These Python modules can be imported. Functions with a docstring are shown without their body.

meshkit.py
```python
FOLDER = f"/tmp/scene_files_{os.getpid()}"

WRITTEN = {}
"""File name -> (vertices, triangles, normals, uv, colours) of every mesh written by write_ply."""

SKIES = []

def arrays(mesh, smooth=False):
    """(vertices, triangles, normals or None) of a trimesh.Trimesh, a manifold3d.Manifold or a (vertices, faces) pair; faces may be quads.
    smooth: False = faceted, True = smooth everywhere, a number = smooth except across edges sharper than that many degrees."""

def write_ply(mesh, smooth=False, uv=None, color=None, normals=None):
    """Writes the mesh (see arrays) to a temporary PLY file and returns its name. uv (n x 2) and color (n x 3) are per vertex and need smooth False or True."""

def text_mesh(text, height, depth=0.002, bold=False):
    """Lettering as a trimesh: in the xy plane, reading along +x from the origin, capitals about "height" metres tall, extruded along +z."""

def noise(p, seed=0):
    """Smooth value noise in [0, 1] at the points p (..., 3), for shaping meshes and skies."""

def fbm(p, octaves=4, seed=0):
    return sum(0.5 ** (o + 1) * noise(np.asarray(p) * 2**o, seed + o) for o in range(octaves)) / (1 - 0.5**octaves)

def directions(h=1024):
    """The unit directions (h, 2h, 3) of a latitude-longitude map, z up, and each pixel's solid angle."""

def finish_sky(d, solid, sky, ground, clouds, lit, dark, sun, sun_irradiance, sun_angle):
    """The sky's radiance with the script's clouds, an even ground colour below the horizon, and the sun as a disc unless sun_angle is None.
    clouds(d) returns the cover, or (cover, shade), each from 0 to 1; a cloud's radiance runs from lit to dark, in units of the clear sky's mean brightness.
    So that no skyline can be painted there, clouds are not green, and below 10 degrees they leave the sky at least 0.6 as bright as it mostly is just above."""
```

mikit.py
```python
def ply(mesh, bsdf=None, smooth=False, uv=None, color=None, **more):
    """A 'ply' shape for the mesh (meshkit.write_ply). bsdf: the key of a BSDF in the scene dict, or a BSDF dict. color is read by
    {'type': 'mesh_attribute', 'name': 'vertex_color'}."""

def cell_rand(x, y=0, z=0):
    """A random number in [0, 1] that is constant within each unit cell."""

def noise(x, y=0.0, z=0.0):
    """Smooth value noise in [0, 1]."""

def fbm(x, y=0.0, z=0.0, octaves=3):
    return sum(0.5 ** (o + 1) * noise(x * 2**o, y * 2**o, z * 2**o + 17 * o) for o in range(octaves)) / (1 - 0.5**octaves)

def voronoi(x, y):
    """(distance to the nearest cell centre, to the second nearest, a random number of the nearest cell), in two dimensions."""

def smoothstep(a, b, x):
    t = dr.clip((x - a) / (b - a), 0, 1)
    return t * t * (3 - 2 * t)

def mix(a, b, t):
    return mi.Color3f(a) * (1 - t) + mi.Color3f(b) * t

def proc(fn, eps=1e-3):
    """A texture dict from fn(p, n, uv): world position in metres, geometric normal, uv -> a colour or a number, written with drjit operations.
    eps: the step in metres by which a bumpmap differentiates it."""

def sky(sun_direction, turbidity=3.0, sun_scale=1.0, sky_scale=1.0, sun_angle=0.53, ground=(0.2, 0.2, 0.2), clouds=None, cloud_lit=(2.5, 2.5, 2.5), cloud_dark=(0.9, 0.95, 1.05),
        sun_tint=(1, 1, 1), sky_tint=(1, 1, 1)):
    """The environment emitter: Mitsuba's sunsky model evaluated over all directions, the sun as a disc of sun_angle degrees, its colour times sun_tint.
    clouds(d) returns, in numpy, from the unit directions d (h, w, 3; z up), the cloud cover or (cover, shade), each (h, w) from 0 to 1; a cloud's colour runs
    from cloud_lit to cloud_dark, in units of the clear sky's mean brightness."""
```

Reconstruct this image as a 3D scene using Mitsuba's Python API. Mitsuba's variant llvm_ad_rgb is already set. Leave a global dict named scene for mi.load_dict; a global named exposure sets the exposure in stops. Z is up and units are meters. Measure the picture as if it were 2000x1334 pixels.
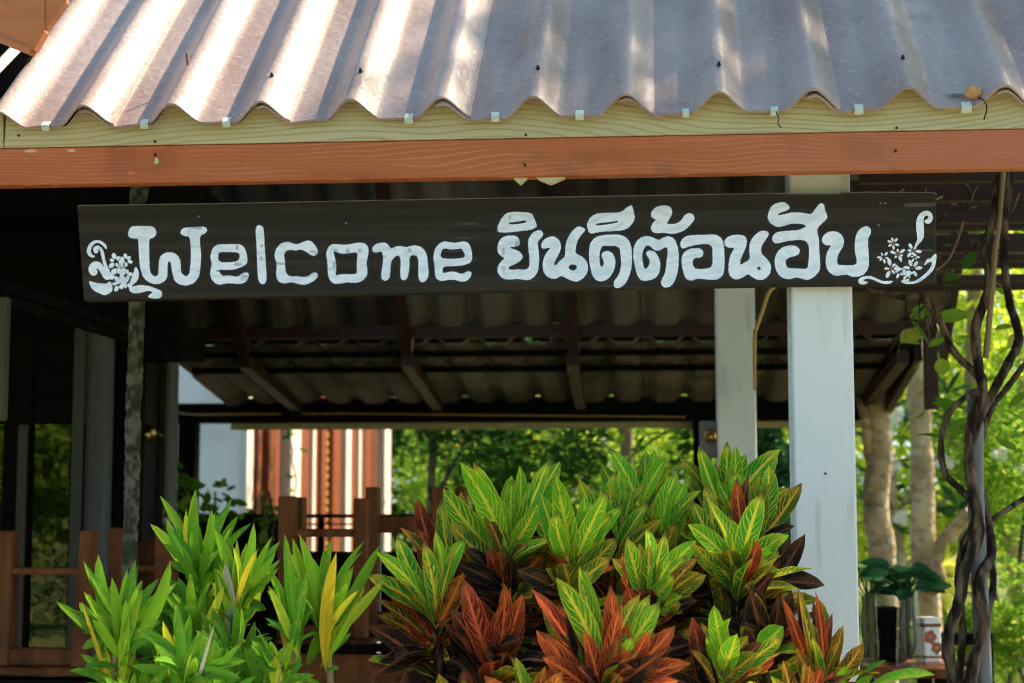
import math, random
import numpy as np, trimesh, mitsuba as mi, drjit as dr, mikit, meshkit
from shapely.geometry import Polygon
from shapely import affinity

T = mi.ScalarTransform4f
scene, labels = {}, {}
# ---------------------------------------------------------------- camera, sky, exposure
F, PITCH, EYE = 3300.0, math.atan(333 / 3300.0), 1.55
fw = np.array([0, math.cos(PITCH), math.sin(PITCH)])
up = np.array([0, -math.sin(PITCH), math.cos(PITCH)])
scene['camera'] = {'type': 'thinlens', 'fov': math.degrees(2 * math.atan(1000 / F)), 'fov_axis': 'x', 'aperture_radius': 0.0055, 'focus_distance': 3.45,
                   'near_clip': 0.05, 'far_clip': 2000.0, 'to_world': T().look_at(origin=[0, 0, EYE], target=[0, float(fw[1]), EYE + float(fw[2])], up=[0, 0, 1])}
SUN = np.array([0.66, 0.30, 0.80])
scene['sky'] = mikit.sky(SUN.tolist(), turbidity=3, ground=(0.13, 0.16, 0.08), sky_tint=(1.06, 1.0, 0.88), sun_scale=0.85, sun_angle=1.0)
exposure = 3.3

# ---------------------------------------------------------------- frames and helpers
PSI = math.radians(5.0)
CP, SP = math.cos(PSI), math.sin(PSI)
t_ = np.array([CP, -SP, 0.0])           # along the porch front, to the right
n_ = np.array([SP, CP, 0.0])            # into the porch
z_ = np.array([0, 0, 1.0])
E0 = np.array([0, 3.67, 0.0])
C0 = np.array([0, 0, EYE])


def ray(px, py):
    return fw + (px - 1000) / F * np.array([1.0, 0, 0]) + (667 - py) / F * up


def P(px, py, d):                        # the point of the world seen at (px, py), d metres ahead
    r = ray(px, py)
    return C0 + r * (d / r[1])


def FW(u, v, z):
    return E0 + t_ * u + n_ * v + z_ * z


def PF(px, py, v):                       # (u, z) on the porch plane v metres behind the eave
    r = ray(px, py)
    k = (v + (E0 - C0) @ n_) / (r @ n_)
    q = C0 + r * k
    return float((q - E0) @ t_), float(q[2])


def fuv(p):                              # porch coordinates inside a texture
    return p.x * CP - (p.y - 3.67) * SP, p.x * SP + (p.y - 3.67) * CP


def numbered(key):
    if key not in scene and key not in labels:
        return key
    i = 1
    while f'{key}_{i:03d}' in scene or f'{key}_{i:03d}' in labels:
        i += 1
    return f'{key}_{i:03d}'


count = {}


def thing(name, label, cat, group=None, kind=None):
    key = numbered(name)
    labels[key] = {'label': label, 'category': cat}
    if group:
        labels[key]['group'] = group
    if kind:
        labels[key]['kind'] = kind
    return key


def part(root, name, mesh, mat, smooth=False, uv=None, label=None, kind=None):
    base = f'{root}__{name}'
    i = count.get(base, 0)
    count[base] = i + 1
    key = base if i == 0 else f'{base}_{i:03d}'
    scene[key] = mikit.ply(mesh, mat, smooth=smooth, uv=uv)
    if label or kind:
        labels[key] = {}
        if label:
            labels[key]['label'] = label
        if kind:
            labels[key]['kind'] = kind
    return key


def single(name, mesh, mat, label, cat, group=None, kind=None, smooth=False, uv=None):
    key = thing(name, label, cat, group, kind)
    scene[key] = mikit.ply(mesh, mat, smooth=smooth, uv=uv)
    if kind == 'structure':
        labels[key] = {'label': label, 'kind': kind}
    return key


def obox(c, ax, h, ch=0.0):
    """Box of half sizes h about c along the rows of ax, its edges chamfered by ch."""
    ax, h = np.asarray(ax, float), np.asarray(h, float)
    pts = []
    if ch <= 0:
        v = np.array([[x, y, z] for x in (-1, 1) for y in (-1, 1) for z in (-1, 1)]) * h
    else:
        for s in np.ndindex(2, 2, 2):
            s = np.array(s) * 2 - 1
            for k in range(3):
                q = s * (h - ch)
                q[k] = s[k] * h[k]
                pts.append(q)
        v = np.array(pts)
    m = trimesh.convex.convex_hull(v)
    m.vertices = m.vertices @ ax + c
    return m


AX = np.array([t_, n_, z_])


def fbox(u0, u1, v0, v1, z0, z1, ch=0.0):
    return obox(FW((u0 + u1) / 2, (v0 + v1) / 2, (z0 + z1) / 2), AX, [abs(u1 - u0) / 2, abs(v1 - v0) / 2, abs(z1 - z0) / 2], ch)


def wbox(x0, x1, y0, y1, z0, z1, ch=0.0):
    return obox(np.array([(x0 + x1) / 2, (y0 + y1) / 2, (z0 + z1) / 2]), np.eye(3), [abs(x1 - x0) / 2, abs(y1 - y0) / 2, abs(z1 - z0) / 2], ch)


def bar(p0, p1, w, h, upv=z_, ch=0.0):
    p0, p1 = np.asarray(p0, float), np.asarray(p1, float)
    a = p1 - p0
    L = np.linalg.norm(a)
    a /= L
    b = np.cross(upv, a)
    b /= np.linalg.norm(b)
    return obox((p0 + p1) / 2, [a, b, np.cross(a, b)], [L / 2, w / 2, h / 2], ch)


def spline(pts, n=8):
    pts = np.asarray(pts, float)
    q = np.vstack([2 * pts[0] - pts[1], pts, 2 * pts[-1] - pts[-2]])
    out = []
    for i in range(len(pts) - 1):
        a, b, c, d = q[i:i + 4]
        for s in np.arange(n) / n:
            out.append(0.5 * (2 * b + (c - a) * s + (2 * a - 5 * b + 4 * c - d) * s * s + (3 * b - a - 3 * c + d) * s ** 3))
    out.append(pts[-1])
    return np.array(out)


def tube(pts, rad, sides=10, rough=0.0, seed=0, freq=30):
    p = np.asarray(pts, float)
    r = np.broadcast_to(rad, (len(p),))
    tg = np.gradient(p, axis=0)
    tg /= np.linalg.norm(tg, axis=1, keepdims=True) + 1e-12
    ref = np.array([0.3, 0.9, 0.2]) if abs(tg[0] @ [0.3, 0.9, 0.2]) < 0.9 else np.array([1.0, 0, 0])
    a = ref - tg[0] * (ref @ tg[0])
    A = []
    for k in range(len(p)):
        a = a - tg[k] * (a @ tg[k])
        a /= np.linalg.norm(a)
        A.append(a)
    A = np.array(A)
    B = np.cross(tg, A)
    th = np.arange(sides) * 2 * np.pi / sides
    d = np.cos(th)[None, :, None] * A[:, None] + np.sin(th)[None, :, None] * B[:, None]
    rr = np.repeat(r[:, None], sides, 1)
    if rough:
        rr = rr * (1 + rough * (2 * meshkit.fbm((p[:, None] + d * r[:, None, None]) * freq, 3, seed) - 1))
    v = (p[:, None] + d * rr[..., None]).reshape(-1, 3)
    n, f = len(p), []
    for i in range(n - 1):
        for j in range(sides):
            k = (j + 1) % sides
            f += [[i * sides + j, i * sides + k, (i + 1) * sides + k], [i * sides + j, (i + 1) * sides + k, (i + 1) * sides + j]]
    v = np.vstack([v, p[:1], p[-1:]])
    for j in range(sides):
        k = (j + 1) % sides
        f += [[n * sides, k, j], [n * sides + 1, (n - 1) * sides + j, (n - 1) * sides + k]]
    return trimesh.Trimesh(v, f, process=False)


def lathe(profile, sides=24):
    return trimesh.creation.revolve(np.asarray(profile, float), sections=sides)


def cat_(ms):
    return trimesh.util.concatenate(ms)


def smooth_poly(pts, n=2):
    p = np.asarray(pts, float)
    for _ in range(n):
        q = np.roll(p, -1, 0)
        p = np.stack([0.75 * p + 0.25 * q, 0.25 * p + 0.75 * q], 1).reshape(-1, 2)
    return p


# ---------------------------------------------------------------- materials
mix, fbm, noise, sstep, cell, proc = mikit.mix, mikit.fbm, mikit.noise, mikit.smoothstep, mikit.cell_rand, mikit.proc


def mat(name, fn, rough=0.6, spec=0.5, bump=None, bscale=1.0, eps=1e-3, two=True, **more):
    col = {'type': 'rgb', 'value': list(fn)} if isinstance(fn, (tuple, list)) else proc(fn)
    b = {'type': 'principled', 'base_color': col, 'roughness': rough, 'specular': spec, **more}
    if bump:
        b = {'type': 'bumpmap', 'texture': proc(bump, eps), 'scale': bscale, 'nested': {'type': 'principled', 'base_color': col, 'roughness': rough, 'specular': spec, **more}}
    scene[name] = {'type': 'twosided', 'bsdf': b} if two else b


def roof_col(p, n, uv):
    u, v = fuv(p)
    a = fbm(u * 6, v * 3, p.z * 3, 4)
    b = fbm(u * 60, v * 60, p.z * 60, 2)
    st = sstep(0.5, 0.75, fbm(u * 14 + 5, v * 2.0, p.z * 2, 3))
    c = mix([0.29, 0.206, 0.172], [0.38, 0.292, 0.252], sstep(0.3, 0.75, a))
    c = mix(c, [0.44, 0.37, 0.34], 0.35 * st)
    speck = sstep(0.80, 0.86, noise(u * 150, v * 110, p.z * 110))
    c = mix(c, [0.6, 0.57, 0.56], 0.3 * speck)
    dirt = sstep(0.60, 0.8, fbm(u * 25 + 40, v * 18, p.z * 18, 3))
    c = mix(c, [0.16, 0.12, 0.11], 0.25 * dirt)
    return c * (0.92 + 0.16 * b)


mat('m_roof', roof_col, 0.42, 0.5, bump=lambda p, n, uv: fbm(p.x * 90, p.y * 90, p.z * 90, 2), bscale=0.0016, eps=2e-3)


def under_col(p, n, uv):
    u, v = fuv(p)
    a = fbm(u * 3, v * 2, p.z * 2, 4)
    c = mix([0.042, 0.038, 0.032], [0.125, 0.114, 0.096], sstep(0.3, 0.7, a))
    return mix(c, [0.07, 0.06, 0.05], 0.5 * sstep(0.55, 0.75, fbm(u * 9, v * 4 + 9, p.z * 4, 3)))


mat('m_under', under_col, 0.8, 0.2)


def grain(freq, warp, k):
    def f(p):
        u, v = fuv(p)
        w = fbm(u * 1.6 + k, p.z * 5 + v * 5, k, 3)
        x = (p.z + 0.35 * v) * freq + warp * w + 0.6 * noise(u * 7, p.z * 60, k)
        x = x - dr.floor(x)
        return sstep(0.28, 0.5, x) * (1 - sstep(0.5, 0.66, x))
    return f


g_or, g_cr, g_br = grain(115, 15, 3.3), grain(80, 13, 8.1), grain(40, 4, 15.0)


def orange_col(p, n, uv):
    u, v = fuv(p)
    c = mix([0.39, 0.090, 0.021], [0.47, 0.130, 0.038], fbm(u * 2.5, p.z * 25, 1.0, 3))
    c = mix(c, [0.60, 0.24, 0.095], 0.75 * g_or(p) * sstep(0.15, 0.6, fbm(u * 5, p.z * 30, 6.0, 2)))
    c = c * (0.8 + 0.2 * sstep(0.25, 0.45, fbm(u * 9, p.z * 12, 3.0, 3)))
    c = mix(c, [0.46, 0.15, 0.08], 0.5 * sstep(0.2, 1.1, u))
    return mix(c, [0.62, 0.5, 0.36], 0.8 * sstep(0.885, 0.9, noise(u * 22, p.z * 55, 9.0)) * sstep(0.5, 0.6, noise(u * 3, 0.5, 4.0)))


mat('m_orange', orange_col, 0.5, 0.4, bump=lambda p, n, uv: g_or(p), bscale=0.0009)


def cream_col(p, n, uv):
    u, v = fuv(p)
    c = mix([0.44, 0.38, 0.19], [0.54, 0.48, 0.265], fbm(u * 3, p.z * 20, 4.0, 3))
    return mix(c, [0.30, 0.235, 0.10], 0.55 * g_cr(p))


mat('m_cream', cream_col, 0.55, 0.35, bump=lambda p, n, uv: -g_cr(p), bscale=0.0010)


def sign_col(p, n, uv):
    u, v = fuv(p)
    a = fbm(u * 2, p.z * 70, 2.0, 3)
    b = fbm(u * 1.2, p.z * 4, 7.0, 2)
    c = mix([0.021, 0.018, 0.013], [0.046, 0.037, 0.025], sstep(0.3, 0.75, a) * 0.6 + 0.4 * b)
    sc = sstep(0.87, 0.89, noise(u * 9, p.z * 160, 31.0)) * sstep(0.6, 0.7, noise(u * 2.0, p.z * 6, 3.0))
    return mix(c, [0.12, 0.11, 0.10], 0.6 * sc)


mat('m_sign', sign_col, 0.65, 0.12, bump=lambda p, n, uv: fbm((p.x) * 3, p.z * 120, 2.0, 2), bscale=0.0008)


def paint_col(p, n, uv):
    u, v = fuv(p)
    q = fbm(u * 9, p.z * 9, 5.0, 2) * 6
    a = fbm(u * 40 + q, p.z * 130 + q, 2.0, 3)
    c = mix([0.68, 0.76, 0.83], [0.85, 0.89, 0.93], sstep(0.25, 0.65, a))
    return mix(c, [0.35, 0.38, 0.40], 0.8 * sstep(0.80, 0.84, noise(u * 70, p.z * 70, 5.0)) * sstep(0.55, 0.7, noise(u * 6, p.z * 6, 1.0)))


mat('m_paint', paint_col, 0.45, 0.5)
mat('m_navy', (0.008, 0.008, 0.022), 0.4, 0.5)
mat('m_rustpaint', (0.22, 0.10, 0.05), 0.5, 0.4)


def column_col(p, n, uv):
    u, v = fuv(p)
    a = fbm(p.x * 5, p.y * 5, p.z * 3, 4)
    c = mix([0.68, 0.70, 0.68], [0.75, 0.77, 0.75], a)
    dirt = sstep(0.62, 0.8, fbm(u * 30, v * 30, p.z * 4, 3))
    c = mix(c, [0.36, 0.34, 0.28], 0.6 * sstep(0.60, 0.80, fbm(p.x * 9, p.y * 9, p.z * 1.6 + 4, 4)))
    return mix(c, [0.42, 0.41, 0.37], 0.45 * dirt)


mat('m_column', column_col, 0.6, 0.3, bump=lambda p, n, uv: fbm(p.x * 160, p.y * 160, p.z * 160, 2), bscale=0.0008)


def plaster(c1, c2):
    def f(p, n, uv):
        return mix(c1, c2, fbm(p.x * 2, p.y * 2, p.z * 2, 4)) * (1 - 0.25 * sstep(0.55, 0.8, fbm(p.x * 6, p.y * 6, p.z * 1.2, 3)))
    return f


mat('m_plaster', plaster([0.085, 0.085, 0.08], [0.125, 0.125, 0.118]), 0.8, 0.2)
mat('m_housewhite', plaster([0.78, 0.76, 0.74], [0.84, 0.82, 0.80]), 0.8, 0.2)


def darkred_col(p, n, uv):
    a = fbm(p.x * 12, p.y * 12, p.z * 12, 3)
    return mix([0.018, 0.005, 0.004], [0.040, 0.011, 0.009], a)


mat('m_darkred', darkred_col, 0.55, 0.4)


def redwood_col(p, n, uv):
    a = fbm(p.x * 40, p.y * 40, p.z * 3, 3)
    return mix([0.13, 0.026, 0.010], [0.24, 0.058, 0.022], a)


mat('m_redwood', redwood_col, 0.5, 0.4)
mat('m_deepred', lambda p, n, uv: mix([0.08, 0.016, 0.011], [0.14, 0.03, 0.02], fbm(p.x * 40, p.y * 40, p.z * 3, 3)), 0.5, 0.4)
mat('m_gold', lambda p, n, uv: mix([0.40, 0.26, 0.06], [0.55, 0.40, 0.12], fbm(p.x * 40, p.y * 40, p.z * 30, 3)), 0.5, 0.5)
mat('m_whitepaint', lambda p, n, uv: mix([0.56, 0.53, 0.46], [0.68, 0.65, 0.58], fbm(p.x * 9, p.y * 9, p.z * 4, 3)), 0.5, 0.4)


def brown_col(p, n, uv):
    u, v = fuv(p)
    a = fbm(u * 22 + v * 9, v * 22, p.z * 3 + u * 0.7, 4)
    c = mix([0.080, 0.024, 0.007], [0.19, 0.064, 0.019], sstep(0.25, 0.75, a))
    c = mix(c, [0.05, 0.02, 0.012], 0.55 * sstep(0.55, 0.8, fbm(u * 4, v * 4 + 7, p.z * 5, 3)))
    return mix(c, [0.21, 0.078, 0.028], 0.5 * sstep(0.5, 0.8, fbm(u * 50, v * 50, p.z * 5 + u * 2, 3)))


mat('m_brown', brown_col, 0.55, 0.12, bump=lambda p, n, uv: fbm(p.x * 60, p.y * 60, p.z * 9, 2), bscale=0.0012)
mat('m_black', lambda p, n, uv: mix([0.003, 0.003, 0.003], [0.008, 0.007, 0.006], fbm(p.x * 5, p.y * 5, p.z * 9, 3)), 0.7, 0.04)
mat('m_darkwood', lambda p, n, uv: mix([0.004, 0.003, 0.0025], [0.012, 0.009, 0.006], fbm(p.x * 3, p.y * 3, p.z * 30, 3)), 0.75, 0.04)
mat('m_olive', (0.035, 0.032, 0.016), 0.5, 0.4)


def moss_col(p, n, uv):
    a = fbm(p.x * 70, p.y * 70, p.z * 45, 3)
    c = mix([0.04, 0.037, 0.024], [0.13, 0.12, 0.085], sstep(0.35, 0.65, a))
    return mix(c, [0.025, 0.035, 0.014], 0.8 * sstep(0.5, 0.7, fbm(p.x * 30, p.y * 30, p.z * 18 + 7, 3)))


mat('m_moss', moss_col, 0.9, 0.1)


def bark_col(p, n, uv):
    a = fbm(p.x * 9, p.y * 9, p.z * 5, 4)
    c = mix([0.34, 0.235, 0.125], [0.60, 0.46, 0.28], sstep(0.3, 0.7, a))
    c = mix(c, [0.16, 0.125, 0.08], 0.6 * sstep(0.52, 0.70, fbm(p.x * 18, p.y * 18, p.z * 34 + 3, 4)))
    return mix(c, [0.55, 0.50, 0.42], 0.6 * sstep(0.6, 0.7, fbm(p.x * 22 + 9, p.y * 22, p.z * 30, 3)))


mat('m_bark', bark_col, 0.85, 0.15, bump=lambda p, n, uv: fbm(p.x * 25, p.y * 25, p.z * 40, 3), bscale=0.012, eps=4e-3)


def vine_col(p, n, uv):
    a = fbm(p.x * 60, p.y * 60, p.z * 14, 4)
    return mix([0.018, 0.011, 0.008], [0.17, 0.120, 0.085], sstep(0.35, 0.72, a))


mat('m_vine', vine_col, 0.8, 0.2, bump=lambda p, n, uv: fbm(p.x * 110, p.y * 110, p.z * 18, 3), bscale=0.014)
mat('m_tanstem', lambda p, n, uv: mix([0.20, 0.13, 0.07], [0.34, 0.24, 0.14], fbm(p.x * 50, p.y * 50, p.z * 10, 3)), 0.8, 0.2)
mat('m_pole', lambda p, n, uv: mix([0.12, 0.12, 0.12], [0.22, 0.22, 0.23], fbm(p.x * 20, p.y * 20, p.z * 9, 4)), 0.6, 0.4)
mat('m_clip', lambda p, n, uv: mix([0.45, 0.55, 0.50], [0.62, 0.68, 0.60], noise(p.x * 300, p.y * 300, p.z * 300)), 0.45, 0.5)
mat('m_screw', (0.03, 0.03, 0.032), 0.4, 0.5, metallic=0.6)
mat('m_rust', lambda p, n, uv: mix([0.10, 0.03, 0.012], [0.28, 0.09, 0.04], noise(p.x * 400, p.y * 400, p.z * 400)), 0.8, 0.2)
mat('m_brass', (0.55, 0.33, 0.09), 0.25, 0.5, metallic=1.0)
mat('m_conduit', lambda p, n, uv: mix([0.40, 0.24, 0.07], [0.52, 0.34, 0.12], fbm(p.x * 30, p.y * 30, p.z * 30, 2)), 0.5, 0.4)
mat('m_foam', (0.55, 0.48, 0.28), 0.9, 0.1)
mat('m_dryleaf', lambda p, n, uv: mix([0.42, 0.16, 0.04], [0.62, 0.42, 0.22], fbm(p.x * 90, p.y * 90, p.z * 90, 3)), 0.8, 0.2)
mat('m_greyleaf', (0.36, 0.33, 0.31), 0.8, 0.2)
mat('m_paving', lambda p, n, uv: mix([0.34, 0.30, 0.24], [0.44, 0.40, 0.33], fbm(p.x * 3, p.y * 3, 0.0, 4)), 0.8, 0.3)
mat('m_floor', lambda p, n, uv: mix([0.07, 0.05, 0.04], [0.11, 0.085, 0.07], fbm(p.x * 3, p.y * 3, 0.0, 4)), 0.5, 0.4)


def ground_col(p, n, uv):
    a = fbm(p.x * 1.1, p.y * 1.1, 0.0, 4)
    c = mix([0.06, 0.10, 0.02], [0.15, 0.18, 0.05], sstep(0.3, 0.7, a))
    return mix(c, [0.22, 0.17, 0.10], 0.7 * sstep(0.55, 0.72, fbm(p.x * 0.5 + 4, p.y * 0.5, 1.0, 4))) * (0.7 + 0.6 * noise(p.x * 40, p.y * 40))


mat('m_ground', ground_col, 0.95, 0.1)
mat('m_pot', lambda p, n, uv: mix([0.70, 0.70, 0.66], [0.78, 0.78, 0.74], fbm(p.x * 30, p.y * 30, p.z * 30, 2)), 0.35, 0.5)
mat('m_terracotta', (0.33, 0.10, 0.05), 0.6, 0.3)
scene['m_glass'] = {'type': 'dielectric', 'int_ior': 1.5}
scene['m_pane'] = {'type': 'thindielectric', 'int_ior': 1.33}
mat('m_roots', lambda p, n, uv: mix([0.015, 0.012, 0.006], [0.09, 0.07, 0.035], fbm(p.x * 120, p.y * 120, p.z * 30, 3)), 0.7, 0.3)


# leaves: uv = (across + 2 * age step, along + 2 * random step)
def leaf_uv(uv):
    k, j = dr.floor(uv.x / 2), dr.floor(uv.y / 2)
    return uv.x - 2 * k, uv.y - 2 * j, k / 15.0, j / 15.0


def ramp(x, stops):
    c = mi.Color3f(stops[0][1])
    for (a, _), (b, col) in zip(stops, stops[1:]):
        c = mix(c, col, dr.clip((x - a) / (b - a), 0, 1))
    return c


def croton_col(p, n, uv):
    a, s, age, rnd = leaf_uv(uv)
    e = dr.abs(a - 0.5) * 2
    wob = 0.10 * (noise(s * 14, a * 6, rnd * 40) - 0.5)
    base = ramp(age, [(0.0, [0.17, 0.46, 0.020]), (0.25, [0.05, 0.27, 0.024]), (0.45, [0.060, 0.175, 0.022]), (0.62, [0.055, 0.055, 0.015]), (0.76, [0.22, 0.026, 0.016]), (0.86, [0.030, 0.020, 0.015]), (1.0, [0.014, 0.017, 0.013])])
    vein = ramp(age, [(0.0, [0.72, 0.72, 0.05]), (0.25, [0.82, 0.64, 0.05]), (0.45, [0.75, 0.46, 0.04]), (0.62, [0.82, 0.29, 0.035]), (0.76, [0.86, 0.16, 0.045]), (0.86, [0.46, 0.11, 0.04]), (1.0, [0.22, 0.08, 0.035])])
    t = s * (8 + 4 * noise(rnd * 91, age * 7)) + rnd * 3 - e * (1.7 + 0.9 * e) + wob * 8
    x = dr.abs(t - dr.floor(t) - 0.5)
    strong = 0.15 + 0.85 * sstep(0.2, 0.7, noise(s * 6, rnd * 77 + dr.select(a > 0.5, 9.0, 0.0), age * 13))
    lat = (1 - sstep(0.08, 0.20, x)) * (1 - 0.35 * e) * strong * (1 - 0.65 * sstep(0.80, 0.90, age))
    mid = 1 - sstep(0.09, 0.20, e * (0.55 + 0.5 * s) + 0.02)
    edge = sstep(0.86, 0.99, e + wob) * 0.7
    tip = sstep(0.72, 1.0, s) * 0.55 * sstep(0.2, 0.45, age + 0.35 * rnd)
    blotch = sstep(0.55, 0.75, fbm(s * 4 + rnd * 31, a * 3, age * 9, 3)) * 0.5 * sstep(0.12, 0.4, age)
    w = dr.clip(dr.maximum(dr.maximum(lat, mid), dr.maximum(edge, dr.maximum(tip, blotch))), 0, 1)
    c = mix(base, vein, w) * (0.8 + 0.4 * rnd)
    brown = sstep(0.88, 0.99, s) * sstep(0.55, 0.65, rnd) + 0.5 * sstep(0.82, 0.86, noise(s * 17, a * 5, rnd * 63)) * sstep(0.4, 0.5, noise(rnd * 37, age * 5))
    return mix(c, [0.16, 0.075, 0.03], dr.clip(brown, 0, 0.8))


def narrow_col(p, n, uv):
    a, s, age, rnd = leaf_uv(uv)
    e = dr.abs(a - 0.5) * 2
    base = ramp(age, [(0.0, [0.09, 0.28, 0.025]), (0.4, [0.28, 0.54, 0.028]), (0.6, [0.52, 0.62, 0.04]), (0.8, [0.80, 0.64, 0.04]), (0.93, [0.84, 0.52, 0.03]), (1.0, [0.55, 0.48, 0.36])])
    mid = (1 - sstep(0.03, 0.12, e)) * 0.5
    spots = sstep(0.66, 0.74, noise(s * 26, a * 9, rnd * 90)) * 0.5 * sstep(0.3, 0.5, noise(rnd * 55, s * 2))
    c = mix(base, [0.40, 0.42, 0.05], dr.maximum(mid, spots))
    c = mix(c, [0.30, 0.18, 0.06], 0.8 * sstep(0.90, 0.99, s) * sstep(0.5, 0.6, rnd))
    stripe = 0.12 * (noise(a * 26, s * 2, rnd * 50) - 0.5)
    return c * (0.75 + 0.5 * rnd + stripe)


def leafmat(name, fn, trans, rough=0.4):
    scene[name] = {'type': 'principledthin', 'base_color': proc(fn), 'roughness': rough, 'diff_trans': trans, 'spec_trans': 0.0, 'eta': 1.45}


leafmat('m_croton', croton_col, 0.35, 0.30)
leafmat('m_narrow', narrow_col, 0.50, 0.30)


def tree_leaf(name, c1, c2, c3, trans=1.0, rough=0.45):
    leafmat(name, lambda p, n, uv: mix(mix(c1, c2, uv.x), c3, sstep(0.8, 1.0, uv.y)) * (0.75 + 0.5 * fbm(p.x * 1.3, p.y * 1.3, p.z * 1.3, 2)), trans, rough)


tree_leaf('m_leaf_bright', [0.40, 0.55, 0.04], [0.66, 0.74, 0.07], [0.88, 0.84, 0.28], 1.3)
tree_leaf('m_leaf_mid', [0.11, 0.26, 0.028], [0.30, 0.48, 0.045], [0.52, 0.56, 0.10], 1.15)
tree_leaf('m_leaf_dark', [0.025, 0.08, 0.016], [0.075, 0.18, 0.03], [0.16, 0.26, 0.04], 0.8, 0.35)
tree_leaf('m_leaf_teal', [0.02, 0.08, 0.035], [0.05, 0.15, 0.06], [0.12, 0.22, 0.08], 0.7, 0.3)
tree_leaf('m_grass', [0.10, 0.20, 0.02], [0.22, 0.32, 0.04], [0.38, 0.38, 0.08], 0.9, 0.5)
scene['m_flower'] = {'type': 'principledthin', 'base_color': {'type': 'rgb', 'value': [0.82, 0.80, 0.76]}, 'roughness': 0.6, 'diff_trans': 0.8, 'eta': 1.4}


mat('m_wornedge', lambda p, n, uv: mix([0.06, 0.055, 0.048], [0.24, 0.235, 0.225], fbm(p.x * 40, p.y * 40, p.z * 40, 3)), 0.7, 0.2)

mat('m_curtain', lambda p, n, uv: mix([0.06, 0.054, 0.03], [0.10, 0.09, 0.052], fbm(p.x * 20, p.y * 20, p.z * 4, 3)), 0.8, 0.2)

mat('m_orange_plain', lambda p, n, uv: mix([0.40, 0.125, 0.045], [0.50, 0.18, 0.075], fbm(p.x * 6 + p.z * 3, p.y * 6, p.z * 40, 3)), 0.6, 0.25)
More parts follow.
